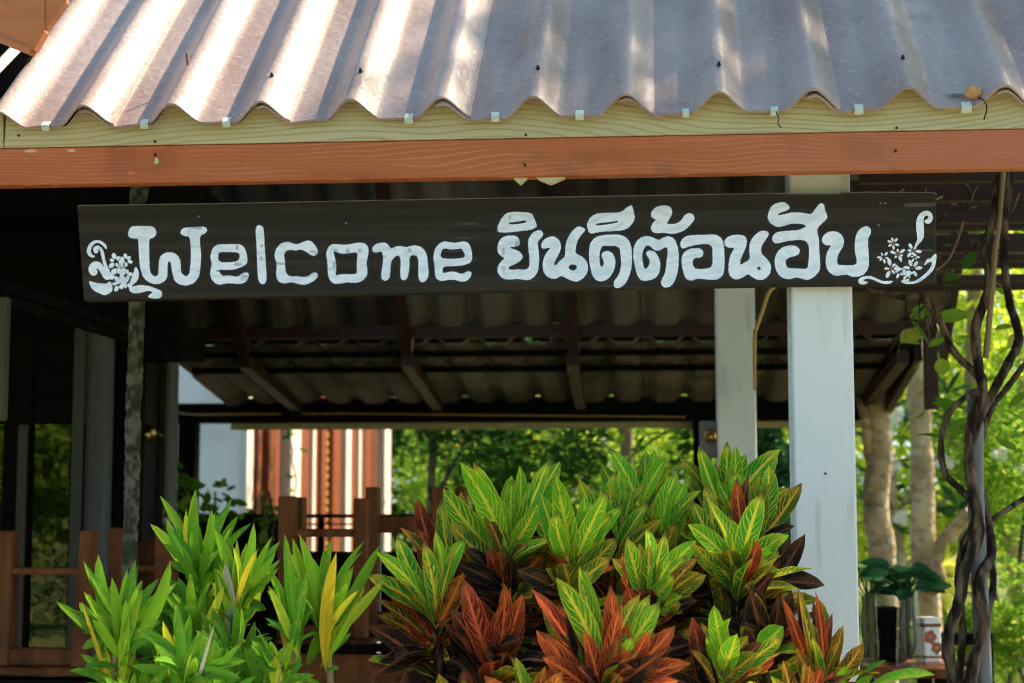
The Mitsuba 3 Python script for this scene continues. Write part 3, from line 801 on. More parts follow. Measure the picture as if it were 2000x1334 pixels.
tp_ = [q for q in outline if q[1] > 2.2]
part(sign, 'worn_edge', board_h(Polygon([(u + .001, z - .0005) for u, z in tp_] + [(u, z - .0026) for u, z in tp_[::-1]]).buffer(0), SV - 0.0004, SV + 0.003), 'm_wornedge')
SA, SB, SC, SD, SE, SF = (140, 390), (400, 390), (640, 390), (940, 390), (1200, 390), (1450, 390)
glyphs = [
    (SA, [(715,340),(760,322),(970,322),(1015,345),(1035,390),(1030,440),(990,470),(945,478),(948,620),(950,820),(962,895),(1000,935),(1040,938),(1062,905),(1066,800),(1070,720),(1110,665),(1190,638),(1265,655),(1315,705),(1332,760),(1333,870),(1355,915),(1400,938),(1435,915),(1447,850),(1460,720),(1455,570),(1445,450),(1385,447),(1338,425),(1325,395),(1355,350),(1420,340),(1560,332),(1630,332),(1655,360),(1655,385),(1620,420),(1565,440),(1568,560),(1582,640),(1580,760),(1565,890),(1550,950),(1490,1025),(1400,1052),(1320,1040),(1260,995),(1240,930),(1222,850),(1215,775),(1190,745),(1172,775),(1170,900),(1165,960),(1120,1010),(1040,1038),(960,1020),(890,970),(855,900),(830,780),(822,640),(818,500),(805,475),(740,475),(700,455),(685,420)], []),
    (SB, [(95,600),(140,555),(200,545),(330,545),(420,542),(475,570),(510,640),(525,750),(505,795),(430,830),(350,855),(250,860),(172,850),(185,895),(220,935),(280,925),(350,935),(410,942),(450,905),(510,885),(543,905),(530,965),(490,1015),(420,1032),(340,1022),(270,1018),(200,1040),(140,1032),(90,980),(65,920),(75,850),(90,790),(65,690),(85,640)], [[(165,655),(190,640),(390,640),(425,660),(430,710),(405,750),(340,765),(165,768)]]),
    (SB, [(625,330),(655,310),(700,320),(722,360),(730,560),(745,760),(757,960),(745,1015),(710,1038),(670,1015),(650,960),(640,760),(635,560),(622,400)], []),
    (SB, [(850,660),(890,570),(950,525),(1030,512),(1080,540),(1150,545),(1200,515),(1270,497),(1320,520),(1370,590),(1385,640),(1365,680),(1320,690),(1280,665),(1230,630),(1170,605),(1110,625),(1030,610),(980,635),(965,690),(985,780),(980,840),(995,900),(1040,940),(1120,935),(1190,945),(1250,945),(1300,910),(1345,885),(1385,910),(1370,960),(1310,1005),(1250,1035),(1190,1042),(1100,1018),(1060,1005),(1010,1020),(940,1020),(890,990),(868,910),(885,790),(860,720)], []),
    (SC, [(0,600),(30,555),(80,540),(150,550),(230,555),(320,535),(400,523),(460,535),(495,580),(502,640),(490,700),(472,765),(485,850),(485,920),(450,970),(400,1005),(330,1018),(240,1008),(150,1025),(80,1030),(30,990),(5,920),(2,820),(-5,740),(-20,670)], [[(68,630),(110,640),(170,660),(230,662),(290,650),(365,638),(365,700),(355,780),(360,860),(358,905),(310,912),(220,908),(150,915),(95,928),(105,860),(105,780),(90,710)]]),
    (SC, [(540,600),(570,555),(630,530),(700,523),(740,550),(770,603),(830,575),(890,563),(960,585),(1000,570),(1060,558),(1130,570),(1180,610),(1210,670),(1225,780),(1235,900),(1220,970),(1160,1018),(1120,990),(1105,920),(1110,800),(1105,710),(1070,680),(1020,675),(995,720),(1000,800),(990,890),(970,970),(920,992),(890,950),(885,870),(895,780),(885,700),(860,680),(830,690),(790,730),(770,780),(765,880),(755,960),(705,997),(660,970),(650,920),(670,830),(680,720),(670,650),(650,630),(600,648),(555,640)], []),
    (SC, [(1290,690),(1310,600),(1360,540),(1420,507),(1480,520),(1560,530),(1620,515),(1690,510),(1735,550),(1762,640),(1765,720),(1745,770),(1690,790),(1620,810),(1500,812),(1415,815),(1400,860),(1410,905),(1480,880),(1560,880),(1620,905),(1660,905),(1700,875),(1745,875),(1762,910),(1735,960),(1690,1000),(1620,1002),(1560,980),(1500,975),(1440,985),(1380,997),(1330,970),(1308,910),(1310,830),(1300,770)], [[(1385,650),(1400,605),(1430,595),(1500,610),(1570,605),(1640,595),(1665,650),(1680,690),(1660,710),(1580,720),(1480,725),(1400,715),(1380,690)]]),
    (SD, [(190,365),(220,280),(265,205),(320,160),(400,148),(500,155),(590,160),(630,185),(655,250),(680,315),(670,340),(600,370),(520,378),(400,395),(260,405),(200,392)], [[(330,285),(380,275),(470,265),(520,250),(560,262),(540,285),(440,300),(350,305)]]),
    (SD, [(200,560),(225,490),(280,450),(350,437),(420,440),(455,470),(475,520),(460,565),(400,575),(350,580),(365,600),(430,615),(480,645),(510,690),(495,730),(440,775),(370,805),(335,820),(330,855),(400,858),(460,850),(510,858),(560,850),(590,810),(592,730),(580,640),(568,520),(590,450),(640,395),(700,370),(740,385),(762,420),(735,465),(690,510),(690,560),(705,650),(707,760),(695,870),(660,930),(600,980),(540,985),(450,965),(380,975),(280,975),(225,930),(195,870),(205,810),(245,750),(290,715),(230,680),(198,640)], []),
    (SD, [(725,550),(760,495),(810,460),(880,445),(940,480),(975,545),(970,610),(940,680),(905,740),(885,790),(905,810),(950,755),(1000,715),(1025,690),(1025,600),(1040,500),(1090,410),(1150,345),(1190,325),(1250,345),(1275,370),(1250,400),(1200,455),(1165,530),(1150,600),(1150,660),(1220,685),(1280,740),(1305,810),(1300,880),(1260,950),(1180,1005),(1100,990),(1030,955),(975,925),(920,965),(860,970),(790,930),(755,870),(748,780),(770,690),(820,620),(850,585),(800,590),(745,605)], [[(1065,820),(1090,792),(1150,792),(1172,825),(1150,860),(1110,868),(1075,850)]]),
    (SD, [(1285,310),(1320,230),(1380,180),(1480,162),(1600,162),(1710,155),(1760,110),(1830,65),(1848,90),(1860,160),(1878,210),(1860,270),(1800,345),(1720,378),(1600,385),(1440,395),(1340,418),(1310,395),(1300,350)], [[(1390,305),(1430,285),(1540,278),(1620,265),(1665,255),(1672,275),(1620,290),(1500,308),(1420,318)]]),
    (SD, [(1315,620),(1330,530),(1390,460),(1470,435),(1600,425),(1720,432),(1790,480),(1825,550),(1840,640),(1840,780),(1825,880),(1790,970),(1750,1040),(1680,1080),(1640,1080),(1615,1050),(1620,990),(1660,950),(1695,880),(1710,790),(1700,660),(1690,590),(1640,562),(1550,565),(1475,562),(1450,620),(1440,720),(1450,800),(1470,825),(1500,790),(1490,740),(1465,690),(1480,645),(1530,622),(1590,640),(1630,700),(1640,790),(1610,890),(1550,970),(1470,1002),(1400,985),(1350,920),(1325,800),(1315,700)], []),
    (SE, [(230,640),(245,550),(300,475),(390,440),(470,460),(540,500),(600,460),(670,445),(730,475),(765,550),(785,640),(785,750),(775,870),(750,960),(710,1040),(650,1075),(600,1070),(565,1030),(575,980),(620,900),(630,820),(640,720),(655,640),(640,575),(600,590),(560,620),(500,625),(470,600),(440,570),(400,555),(360,590),(340,660),(340,740),(360,830),(385,855),(425,800),(435,740),(400,690),(380,650),(420,620),(480,625),(530,680),(560,760),(560,850),(530,930),(470,975),(380,995),(320,985),(270,910),(250,800),(230,720)], []),
    (SE, [(440,185),(470,120),(530,80),(620,70),(680,85),(708,140),(700,190),(660,255),(635,295),(700,300),(770,290),(820,250),(860,185),(910,163),(960,180),(982,225),(960,270),(900,340),(820,395),(710,422),(620,405),(550,408),(490,410),(455,380),(440,345),(470,285),(512,240),(465,230)], []),
    (SE, [(805,520),(835,470),(900,440),(1000,432),(1120,430),(1220,425),(1280,445),(1325,500),(1340,600),(1345,750),(1340,890),(1300,950),(1240,980),(1150,980),(1060,965),(1010,962),(960,985),(920,990),(865,960),(840,880),(820,780),(820,700),(860,630),(920,600),(1000,592),(1060,600),(1088,640),(1080,690),(1040,710),(980,710),(955,740),(955,800),(985,845),(1060,850),(1140,840),(1190,820),(1200,740),(1195,650),(1200,590),(1160,545),(1100,540),(1000,550),(900,575),(830,605),(805,570)], []),
    (SE, [(1340,510),(1370,465),(1430,435),(1520,428),(1590,440),(1618,490),(1610,570),(1570,660),(1540,730),(1530,800),(1590,770),(1660,725),(1645,640),(1650,530),(1690,460),(1750,400),(1810,378),(1870,388),(1888,420),(1860,470),(1810,540),(1785,610),(1800,670),(1860,720),(1905,780),(1915,850),(1890,920),(1830,975),(1770,985),(1700,960),(1650,920),(1630,905),(1560,955),(1490,980),(1420,950),(1388,880),(1395,780),(1410,690),(1450,620),(1465,585),(1400,590),(1345,565)], [[(1740,840),(1750,815),(1780,820),(1788,850),(1770,862),(1748,855)]]),
    (SF, [(305,210),(325,130),(370,65),(440,35),(510,30),(555,60),(582,100),(550,130),(490,150),(430,175),(440,195),(510,180),(580,160),(680,155),(770,170),(840,180),(880,130),(930,60),(965,40),(1000,65),(1005,130),(1045,210),(1010,255),(960,300),(915,350),(910,400),(935,480),(935,600),(945,720),(950,830),(930,890),(860,955),(790,985),(720,965),(650,945),(600,970),(520,970),(450,930),(410,860),(390,780),(400,690),(440,620),(500,575),(590,557),(670,570),(705,620),(690,670),(640,690),(570,705),(530,735),(525,790),(550,835),(620,840),(710,845),(790,848),(805,780),(815,650),(810,560),(780,510),(720,490),(620,495),(520,510),(440,535),(390,530),(358,490),(375,430),(430,395),(500,385),(600,380),(700,370),(790,325),(740,300),(660,292),(580,295),(500,325),(430,338),(370,310),(320,265)], []),
    (SF, [(965,480),(1000,425),(1060,390),(1130,385),(1200,415),(1240,480),(1235,560),(1200,620),(1160,680),(1150,800),(1240,800),(1330,805),(1395,790),(1395,720),(1370,640),(1372,520),(1385,430),(1430,360),(1500,322),(1550,335),(1572,380),(1560,430),(1530,470),(1535,600),(1545,720),(1540,830),(1500,900),(1430,940),(1350,945),(1300,925),(1260,910),(1200,925),(1130,930),(1070,900),(1025,840),(1015,750),(1025,660),(1055,600),(1090,555),(1030,560),(980,535)], []),
]
halos = []
for org, outer, holes in glyphs:
    halos += paint('letter', org, 6.25, outer, holes, 2)
part(sign, 'letter_outline', cat_(halos), 'm_navy')
SG, gs = (1640, 380), 6.064
for pl in ([(885,600),(920,540),(915,470),(900,380),(910,290),(950,220),(1010,190),(1070,200),(1105,250),(1100,310),(1060,350),(1020,345),(995,310),(1040,290),(1055,265),(1030,245),(1000,260),(990,320),(998,400),(998,500),(970,555),(930,590),(900,635)],
           [(215,1020),(240,985),(300,965),(370,965),(430,990),(500,1025),(570,1025),(640,1020),(600,1055),(540,1065),(470,1045),(400,1010),(340,995),(290,1005),(275,1025),(335,1035),(320,1060),(260,1068),(225,1050)],
           [(715,1020),(820,995),(830,1015),(800,1035),(880,1030),(960,985),(1040,910),(1085,850),(1095,800),(1050,800),(1000,850),(1010,800),(1050,750),(1060,775),(1145,680),(1145,780),(1120,880),(1060,950),(970,1020),(900,1055),(800,1065),(740,1045)]):
    paint('painted_scroll', SG, gs, pl, (), 1, False)
for pl in ([(435,612),(425,550),(370,508),(320,490),(250,508),(200,565),(183,640),(210,690),(255,712),(295,692),(245,668),(232,620),(255,560),(310,522),(370,548),(410,595)],
           [(262,610),(278,572),(330,558),(378,600),(400,660),(412,740),(445,830),(475,870),(430,890),(388,790),(368,710),(352,625),(328,602),(322,650),(285,662)],
           [(205,840),(230,780),(290,750),(350,765),(390,810),(440,860),(490,900),(520,830),(555,850),(500,930),(455,985),(400,970),(350,880),(320,840),(300,850),(325,880),(300,925),(250,930),(215,890)],
           [(210,985),(250,1005),(330,1020),(430,1030),(470,990),(500,1050),(500,1115),(450,1150),(400,1172),(340,1145),(270,1110),(230,1060)],
           [(700,1075),(780,1050),(870,1040),(960,1060),(1060,1095),(1105,1120),(1105,1180),(1060,1212),(960,1205),(925,1180),(1000,1130),(930,1110),(850,1140),(760,1145),(710,1120)],
           [(780,805),(825,880),(815,980),(740,1050),(690,1070),(720,990),(755,900)]):
    paint('painted_scroll', SA, 6.25, pl, (), 1, False)


def flower(org, sc, cx, cy, r, k, a0, dot, petal=0.30):
    lv = 0.0016 + 0.00012 * (k % 3)
    shapes = []
    for i in range(6):
        a = a0 + i * math.pi / 3 + 0.2 * math.sin(7 * i + cx)
        rr = r * (0.88 + 0.2 * math.sin(3.1 * i + cy))
        e = [(cx + math.cos(a) * rr * (0.28 + 0.36 + 0.36 * math.cos(q)) - math.sin(a) * rr * petal * 0.62 * math.sin(q), cy + math.sin(a) * rr * (0.28 + 0.36 + 0.36 * math.cos(q)) + math.cos(a) * rr * petal * 0.62 * math.sin(q)) for q in np.arange(10) * math.pi / 5]
        shapes.append(Polygon([sq(org[0] + x / sc, org[1] + y / sc) for x, y in e]))
    part(sign, 'painted_flower', cat_([board_h(g.buffer(0), SV - lv, SV - 0.0003) for g in shapes]), 'm_paint')
    if dot:
        q = [(cx + dot * math.cos(x), cy + dot * math.sin(x)) for x in np.arange(8) * math.pi / 4]
        part(sign, 'flower_centre', board_h(Polygon([sq(org[0] + x / sc, org[1] + y / sc) for x, y in q]), SV - lv - 0.0002, SV - 0.0004), 'm_rustpaint')


for k, (cx, cy, r, dot) in enumerate(((635, 578, 85, 22), (690, 705, 92, 28), (870, 668, 95, 22), (520, 742, 80, 0), (605, 875, 115, 30), (712, 910, 85, 0), (860, 880, 125, 12), (885, 740, 62, 0), (800, 945, 75, 0))):
    flower(SG, gs, cx, cy, r, k, 0.3 + k, dot)
for k, (cx, cy, r, dot) in enumerate(((540, 755, 105, 0), (660, 745, 95, 0), (560, 930, 115, 0), (655, 920, 95, 0), (575, 1030, 100, 0), (655, 1020, 90, 0), (610, 840, 60, 0))):
    flower(SA, 6.25, cx, cy, r, k, 0.1 + 1.3 * k, dot, 0.42)
for px, py in ((389, 423), (676, 436), (1720, 397), (1729, 397), (1716, 440)):
    u, z = sq(px, py)
    part(sign, 'nail_head', obox(FW(u, SV, z), AX, [0.003, 0.003, 0.002], 0.001), 'm_pole')

# ---------------------------------------------------------------- left side: rough post, dark wing of the house
pst = thing('rough_post', 'rough mossy grey timber post behind the left end of the sign', 'post')
pts = [P(x, y, 4.35) for x, y in ((272, 340), (268, 420), (267, 560), (266, 660), (262, 760), (259, 860), (258, 960), (254, 1080), (252, 1334))]
pts.append(np.array([pts[-1][0], pts[-1][1], 0.0]))
part(pst, 'stem', tube(spline(pts, 8), 0.0195, 16, 0.35, 3, 60), 'm_moss', smooth=True)
part(pst, 'side_branch', tube(spline([P(268, 430, 4.35), P(280, 385, 4.36), P(290, 345, 4.38)], 4), 0.010, 8), 'm_moss', smooth=True)

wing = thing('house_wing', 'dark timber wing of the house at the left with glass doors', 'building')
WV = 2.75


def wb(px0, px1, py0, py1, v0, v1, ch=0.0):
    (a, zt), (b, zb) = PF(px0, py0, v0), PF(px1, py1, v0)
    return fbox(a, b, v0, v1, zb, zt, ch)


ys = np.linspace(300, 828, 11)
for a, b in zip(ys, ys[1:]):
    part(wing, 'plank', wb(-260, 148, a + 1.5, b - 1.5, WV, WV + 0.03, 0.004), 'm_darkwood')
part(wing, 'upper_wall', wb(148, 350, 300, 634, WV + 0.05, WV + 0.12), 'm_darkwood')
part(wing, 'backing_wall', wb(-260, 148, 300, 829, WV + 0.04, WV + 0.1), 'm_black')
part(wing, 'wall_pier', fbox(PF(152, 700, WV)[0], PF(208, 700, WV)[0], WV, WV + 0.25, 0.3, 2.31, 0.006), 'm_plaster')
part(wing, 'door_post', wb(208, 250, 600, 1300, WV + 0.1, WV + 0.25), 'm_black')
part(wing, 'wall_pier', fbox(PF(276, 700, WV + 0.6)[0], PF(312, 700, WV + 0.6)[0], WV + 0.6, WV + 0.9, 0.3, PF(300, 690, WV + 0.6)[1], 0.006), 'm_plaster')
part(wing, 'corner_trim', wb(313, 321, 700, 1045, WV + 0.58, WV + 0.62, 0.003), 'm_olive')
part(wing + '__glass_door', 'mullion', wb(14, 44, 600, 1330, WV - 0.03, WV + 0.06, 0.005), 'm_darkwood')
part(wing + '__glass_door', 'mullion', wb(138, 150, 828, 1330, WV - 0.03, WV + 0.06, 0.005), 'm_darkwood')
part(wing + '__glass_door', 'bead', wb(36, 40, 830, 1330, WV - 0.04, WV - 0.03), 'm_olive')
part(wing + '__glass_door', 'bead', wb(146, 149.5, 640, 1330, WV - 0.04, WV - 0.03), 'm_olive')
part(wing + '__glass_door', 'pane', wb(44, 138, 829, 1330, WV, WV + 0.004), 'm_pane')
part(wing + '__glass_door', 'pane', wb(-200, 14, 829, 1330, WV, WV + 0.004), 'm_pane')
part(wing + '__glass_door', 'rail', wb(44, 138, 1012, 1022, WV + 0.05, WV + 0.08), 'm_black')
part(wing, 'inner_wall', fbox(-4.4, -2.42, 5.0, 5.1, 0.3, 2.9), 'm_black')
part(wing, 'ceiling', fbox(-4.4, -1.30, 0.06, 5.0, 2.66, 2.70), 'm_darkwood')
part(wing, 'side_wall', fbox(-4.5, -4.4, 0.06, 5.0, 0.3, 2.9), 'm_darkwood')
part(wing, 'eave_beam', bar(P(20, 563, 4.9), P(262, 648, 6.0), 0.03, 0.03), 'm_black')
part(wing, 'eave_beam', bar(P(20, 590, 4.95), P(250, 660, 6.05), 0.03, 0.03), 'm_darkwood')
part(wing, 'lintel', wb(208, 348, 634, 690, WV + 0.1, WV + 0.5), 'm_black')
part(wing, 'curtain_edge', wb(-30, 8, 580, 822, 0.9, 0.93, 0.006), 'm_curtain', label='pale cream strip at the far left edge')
# wall lamp, switch
lamp = thing('wall_lamp', 'small brass wall lamp on the grey pier behind the mossy post', 'lamp')
b = P(284, 849, 6.9)
part(lamp, 'globe', trimesh.creation.icosphere(2, 0.022).apply_translation(b), 'm_brass', smooth=True)
part(lamp, 'arm', tube(spline([b, P(300, 845, 7.0), P(318, 851, 7.02)], 5), 0.004, 8), 'm_brass', smooth=True)
part(lamp, 'wall_plate', lathe([(0, -0.01), (0.03, -0.01), (0.034, 0.0), (0.02, 0.012), (0, 0.014)]).apply_transform(trimesh.geometry.align_vectors([0, 0, 1], -n_)).apply_translation(b + n_ * 0.03 + z_ * 0.01), 'm_brass', smooth=30)
sw = thing('switch_box', 'small cream switch box beside the brown posts at left', 'switch')
part(sw, 'box', wb(317, 329, 994, 1022, WV + 0.4, WV + 0.43, 0.003), 'm_cream')
part(sw, 'rocker', wb(321, 325, 1001, 1010, WV + 0.39, WV + 0.4), 'm_black')

# ---------------------------------------------------------------- timber rails in front of the terrace
def railing(label, group=None):
    return thing('timber_railing', label, 'railing', group)


r1 = railing('brown timber railing frame at the far left with two tall posts')
V = 1.05
part(r1, 'post', wb(-16, 15, 1037, 1302, V, V + 0.07, 0.004), 'm_brown')
part(r1, 'post', slab([P(157, 1037, 4.72), P(182, 1037, 4.72), P(166, 1302, 4.72), P(137, 1302, 4.72)], 0.07), 'm_brown')
part(r1, 'rail', wb(15, 155, 1109, 1123, V + 0.01, V + 0.06, 0.003), 'm_brown')
part(r1, 'bottom_rail', wb(-16, 140, 1266, 1302, V + 0.008, V + 0.06, 0.004), 'm_brown')
part(r1, 'sill', wb(-60, 172, 1303, 1322, V - 0.03, V + 0.12, 0.005), 'm_brown')
part(r1, 'base_board', wb(-60, 172, 1327, 1500, V, V + 0.1), 'm_darkwood')
r2 = railing('row of dark brown railing posts behind the mossy post')
V = 1.75
for a, b, t in ((213, 241, 1031), (261, 276, 1058), (282, 298, 1057), (302, 332, 1036), (362, 380, 1060)):
    part(r2, 'post', wb(a, b, t, 1400, V + (0.1 if t > 1050 else 0), V + 0.07 + (0.1 if t > 1050 else 0), 0.004), 'm_brown')
part(r2, 'rail', wb(241, 400, 1104, 1117, V + 0.015, V + 0.05, 0.003), 'm_brown')
part(r2, 'bottom_rail', wb(170, 420, 1290, 1330, V + 0.015, V + 0.05, 0.003), 'm_brown')
r3 = railing('brown timber railing frame right of the narrow green plant')
V = 1.62
part(r3, 'post', wb(543, 569, 969, 1250, V, V + 0.07, 0.004), 'm_brown')
part(r3, 'post', wb(571, 588, 971, 1245, V + 0.13, V + 0.20, 0.004), 'm_brown')
part(r3, 'post', wb(690, 713, 973, 1248, V, V + 0.07, 0.004), 'm_brown')
part(r3, 'rail', wb(569, 690, 1033, 1049, V + 0.01, V + 0.06, 0.003), 'm_brown')
part(r3, 'bottom_rail', wb(569, 690, 1222, 1248, V + 0.008, V + 0.06, 0.004), 'm_brown')
part(r3, 'sill', wb(535, 724, 1249, 1262, V - 0.02, V + 0.12, 0.005), 'm_brown')
r4 = railing('taller brown timber railing frame between the green plant and the big croton')
V = 1.85
part(r4, 'post', wb(714, 735, 951, 1240, V, V + 0.07, 0.004), 'm_brown')
part(r4, 'post', wb(843, 871, 952, 1240, V, V + 0.07, 0.004), 'm_brown')
part(r4, 'post', wb(889, 908, 951, 1240, V + 0.1, V + 0.17, 0.004), 'm_brown')
part(r4, 'rail', wb(735, 843, 1008, 1041, V + 0.008, V + 0.06, 0.004), 'm_brown')
part(r4, 'panel', wb(735, 843, 1195, 1240, V + 0.02, V + 0.05, 0.004), 'm_brown')
part(r4, 'sill', wb(700, 920, 1241, 1254, V - 0.03, V + 0.12, 0.005), 'm_darkwood')
lw = thing('plank_wall', 'low wall of reddish brown planks below the railings', 'wall')
V = 1.52
part(lw, 'coping', wb(330, 1010, 1263, 1276, V - 0.05, V + 0.14, 0.004), 'm_darkwood')
zt = PF(700, 1277, V)[1]
a, b = PF(340, 1300, V)[0], PF(1005, 1300, V)[0]
for i in range(6):
    part(lw, 'plank', fbox(a, b, V, V + 0.03, zt - 0.155 * (i + 1) + 0.004, zt - 0.155 * i, 0.003), 'm_brown')

# dark rail and dining set behind
rl = thing('steel_railing', 'thin black steel railing across the back of the porch', 'railing')
for a, b in ((1004, 1012), (1022, 1026)):
    part(rl, 'rail', wb(345, 1390, a, b, 4.9, 4.93, 0.003), 'm_black')
for px in (452, 620, 905, 1060, 1220, 1380):
    part(rl, 'upright', wb(px, px + 9, 1012, 1330, 4.905, 4.925), 'm_black')
for i, (u, lab) in enumerate(((-0.98, 'black high backed chair seen behind the left railing frame'), (-0.52, 'black high backed chair seen through the taller railing frame'))):
    ch = thing('dining_chair', lab, 'chair', )
    v, zf = 3.0, 0.3
    part(ch, 'seat', fbox(u - 0.22, u + 0.22, v - 0.22, v + 0.22, zf + 0.43, zf + 0.49, 0.012), 'm_black')
    part(ch, 'backrest', fbox(u - 0.22, u + 0.22, v - 0.26, v - 0.22, zf + 0.55, zf + 1.10, 0.012), 'm_black')
    for su in (-1, 1):
        part(ch, 'leg', fbox(u + su * 0.20 - 0.018, u + su * 0.20 + 0.018, v - 0.238, v - 0.20, zf, zf + 1.06, 0.004), 'm_darkwood')
        part(ch, 'leg', fbox(u + su * 0.20 - 0.018, u + su * 0.20 + 0.018, v + 0.18, v + 0.216, zf, zf + 0.43, 0.004), 'm_darkwood')

sb = thing('sideboard', 'black sideboard at the back of the porch behind the narrow leaved plants', 'sideboard')
a, b = PF(332, 1100, 4.5)[0], PF(548, 1100, 4.5)[0]
zt_ = PF(400, 1012, 4.5)[1]
part(sb, 'top', fbox(a - .02, b + .02, 4.48, 4.86, zt_ - .03, zt_, .004), 'm_black')
for i in range(3):
    w_ = (b - a) / 3
    part(sb, 'door', fbox(a + i * w_ + .004, a + (i + 1) * w_ - .004, 4.5, 4.52, .42, zt_ - .035, .003), 'm_darkwood')
    part(sb, 'handle', fbox(a + (i + .85) * w_, a + (i + .87) * w_, 4.485, 4.5, .85, .97, .002), 'm_brass')
part(sb, 'carcass', fbox(a, b, 4.525, 4.85, .40, zt_ - .031), 'm_black')
for u in (a + .02, b - .06):
    part(sb, 'foot', fbox(u, u + .04, 4.54, 4.58, .3, .399), 'm_black')

# ---------------------------------------------------------------- cables, box, speaker
cb = thing('junction_box', 'small dark junction box on the black back beam with conduit', 'junction box')
u, z = PF(569, 808, 5.60)
part(cb, 'box', fbox(u - 0.055, u + 0.055, 5.585, 5.62, z - 0.026, z + 0.026, 0.004), 'm_black')
def cable(label, pts, r=0.007, mt='m_conduit', name='conduit', sm=True):
    return single(name, tube(spline(pts, 6), r, 8), mt, label, 'conduit', smooth=True)


def Pv(px, py, v):
    u, z = PF(px, py, v)
    return FW(u, v, z)


cable('yellow conduit bend rising from the junction box on the back beam', [Pv(571, 800, 5.55), Pv(572, 780, 5.52), Pv(566, 767, 5.5), Pv(550, 764, 5.5), Pv(536, 772, 5.5)])
cable('short curled yellow conduit beside the left rafter joint', [Pv(483, 688, 4.55), Pv(492, 696, 4.55), Pv(493, 708, 4.57), Pv(487, 716, 4.6)], 0.008)
cable('thin conduit along the left face of the black beam', [Pv(348, 806, 5.605), Pv(375, 810, 5.605), Pv(470, 809, 5.605), Pv(552, 808, 5.605)], 0.005)
cable('thin conduit along the black beam right of the junction box', [Pv(588, 808, 5.605), Pv(700, 808, 5.605), Pv(1000, 811, 5.607), Pv(1340, 814, 5.608)], 0.004)
cable('bent orange conduit hanging between the two pale columns', [Pv(1530, 556, 1.2), Pv(1512, 561, 1.2), Pv(1500, 575, 1.2), Pv(1490, 605, 1.2), Pv(1478, 640, 1.2), Pv(1474, 660, 1.25), Pv(1474, 760, 2.3)], 0.0055)
sp = thing('wall_speaker', 'round brass ringed speaker on a grey box left of the back column', 'speaker')
u, z = PF(1382, 852, 2.42)
part(sp, 'box', fbox(u - 0.028, u + 0.045, 2.42, 2.54, z - 0.075, z + 0.055, 0.004), 'm_pole')
tr = trimesh.geometry.align_vectors([0, 0, 1], -n_)
part(sp, 'ring', lathe([(0.012, 0), (0.024, 0), (0.026, 0.006), (0.020, 0.010), (0.012, 0.006), (0.012, 0)]).apply_transform(tr).apply_translation(FW(u + 0.012, 2.42, z)), 'm_brass', smooth=40)
part(sp, 'cone', lathe([(0, 0.012), (0.008, 0.010), (0.012, 0.0), (0, 0)]).apply_transform(tr).apply_translation(FW(u + 0.012, 2.42, z)), 'm_brass', smooth=40)
lt = thing('garden_lantern', 'small dark lantern on a curved bracket by the white wall at left', 'lantern')
b = P(332, 905, 8.6)
part(lt, 'shade', lathe([(0.0, 0.07), (0.012, 0.065), (0.02, 0.02), (0.05, -0.02), (0.062, -0.04), (0.0, -0.035)], 14).apply_translation(b), 'm_black', smooth=30)
part(lt, 'bracket', tube(spline([b + z_ * -0.03, b + np.array([0.03, 0, -0.12]), b + np.array([0.01, 0, -0.24]), b + np.array([-0.05, 0, -0.3])], 5), 0.007, 8), 'm_black', smooth=True)

# ---------------------------------------------------------------- house behind with red slatted doors
hs = thing('white_house', 'white house behind the porch with red timber doors along its sunny side', 'building')
DC = 12.0
c0 = P(484, 900, DC)
dirw = n_.copy()


def hv(px):                              # distance along the side wall seen at this column of the photograph
    r = ray(px, 900)
    A = np.array([[r[0], -dirw[0]], [r[1], -dirw[1]]])
    return float(np.linalg.solve(A, (c0 - C0)[:2])[1])


def hbox(a, b, x0, x1, z0, z1, ch=0.0):   # a..b along the side wall, x0..x1 out of it
    return obox(np.array([c0[0], c0[1], 0]) + dirw * (a + b) / 2 + t_ * (x0 + x1) / 2 + z_ * (z0 + z1) / 2, np.array([t_, n_, z_]), [abs(x1 - x0) / 2, abs(b - a) / 2, abs(z1 - z0) / 2], ch)


HL = hv(775)
part(hs, 'front_wall', hbox(0.0, 0.15, -3.0, -0.055, 0.0, 3.3), 'm_housewhite')
part(hs, 'corner_post', hbox(-0.02, 0.16, -0.055, 0.0, 0.0, 3.3, 0.004), 'm_whitepaint')
part(hs, 'side_wall', hbox(0.16, HL, -0.25, -0.14, 0.0, 3.3), 'm_deepred')
part(hs, 'roof', hbox(-0.4, HL + 0.3, -3.2, 0.5, 3.3, 3.42), 'm_terracotta')
els = [(485, 496, 'm_redwood', -.06), (497, 505, 'm_redwood', -.03), (511, 519, 'm_redwood', -.03), (531, 541, 'm_redwood', -.02), (547, 556, 'm_redwood', -.04), (557, 568, 'm_deepred', -.08),
       (569, 588, 'm_whitepaint', .0), (588, 611, 'm_redwood', -.03), (613, 618, 'm_whitepaint', -.005), (626, 632, 'm_redwood', -.05), (640, 650, 'm_redwood', -.05), (660, 674, 'm_redwood', -.04),
       (677, 686, 'm_whitepaint', .0), (688, 701, 'm_redwood', -.03), (703, 707, 'm_whitepaint', -.005), (710, 723, 'm_deepred', -.05), (724, 735, 'm_redwood', -.05), (736, 747, 'm_deepred', -.05),
       (752, 763, 'm_whitepaint', .0), (764, 771, 'm_redwood', -.04)]
nm = {'m_redwood': 'door_leaf', 'm_deepred': 'door_leaf', 'm_whitepaint': 'white_post'}
for a, b, mt, x in els:
    part(hs, nm[mt], hbox(hv(a), hv(b), -0.12, x, 0.25, 2.9, 0.006), mt)
for a, b in ((619, 626), (632, 640), (650, 660)):
    zz = np.arange(0.5, 2.8, 0.075)
    part(hs, 'gold_lattice', cat_([hbox(hv(a), hv(b), -0.12, -0.085, z, z + 0.042) for z in zz]), 'm_gold')
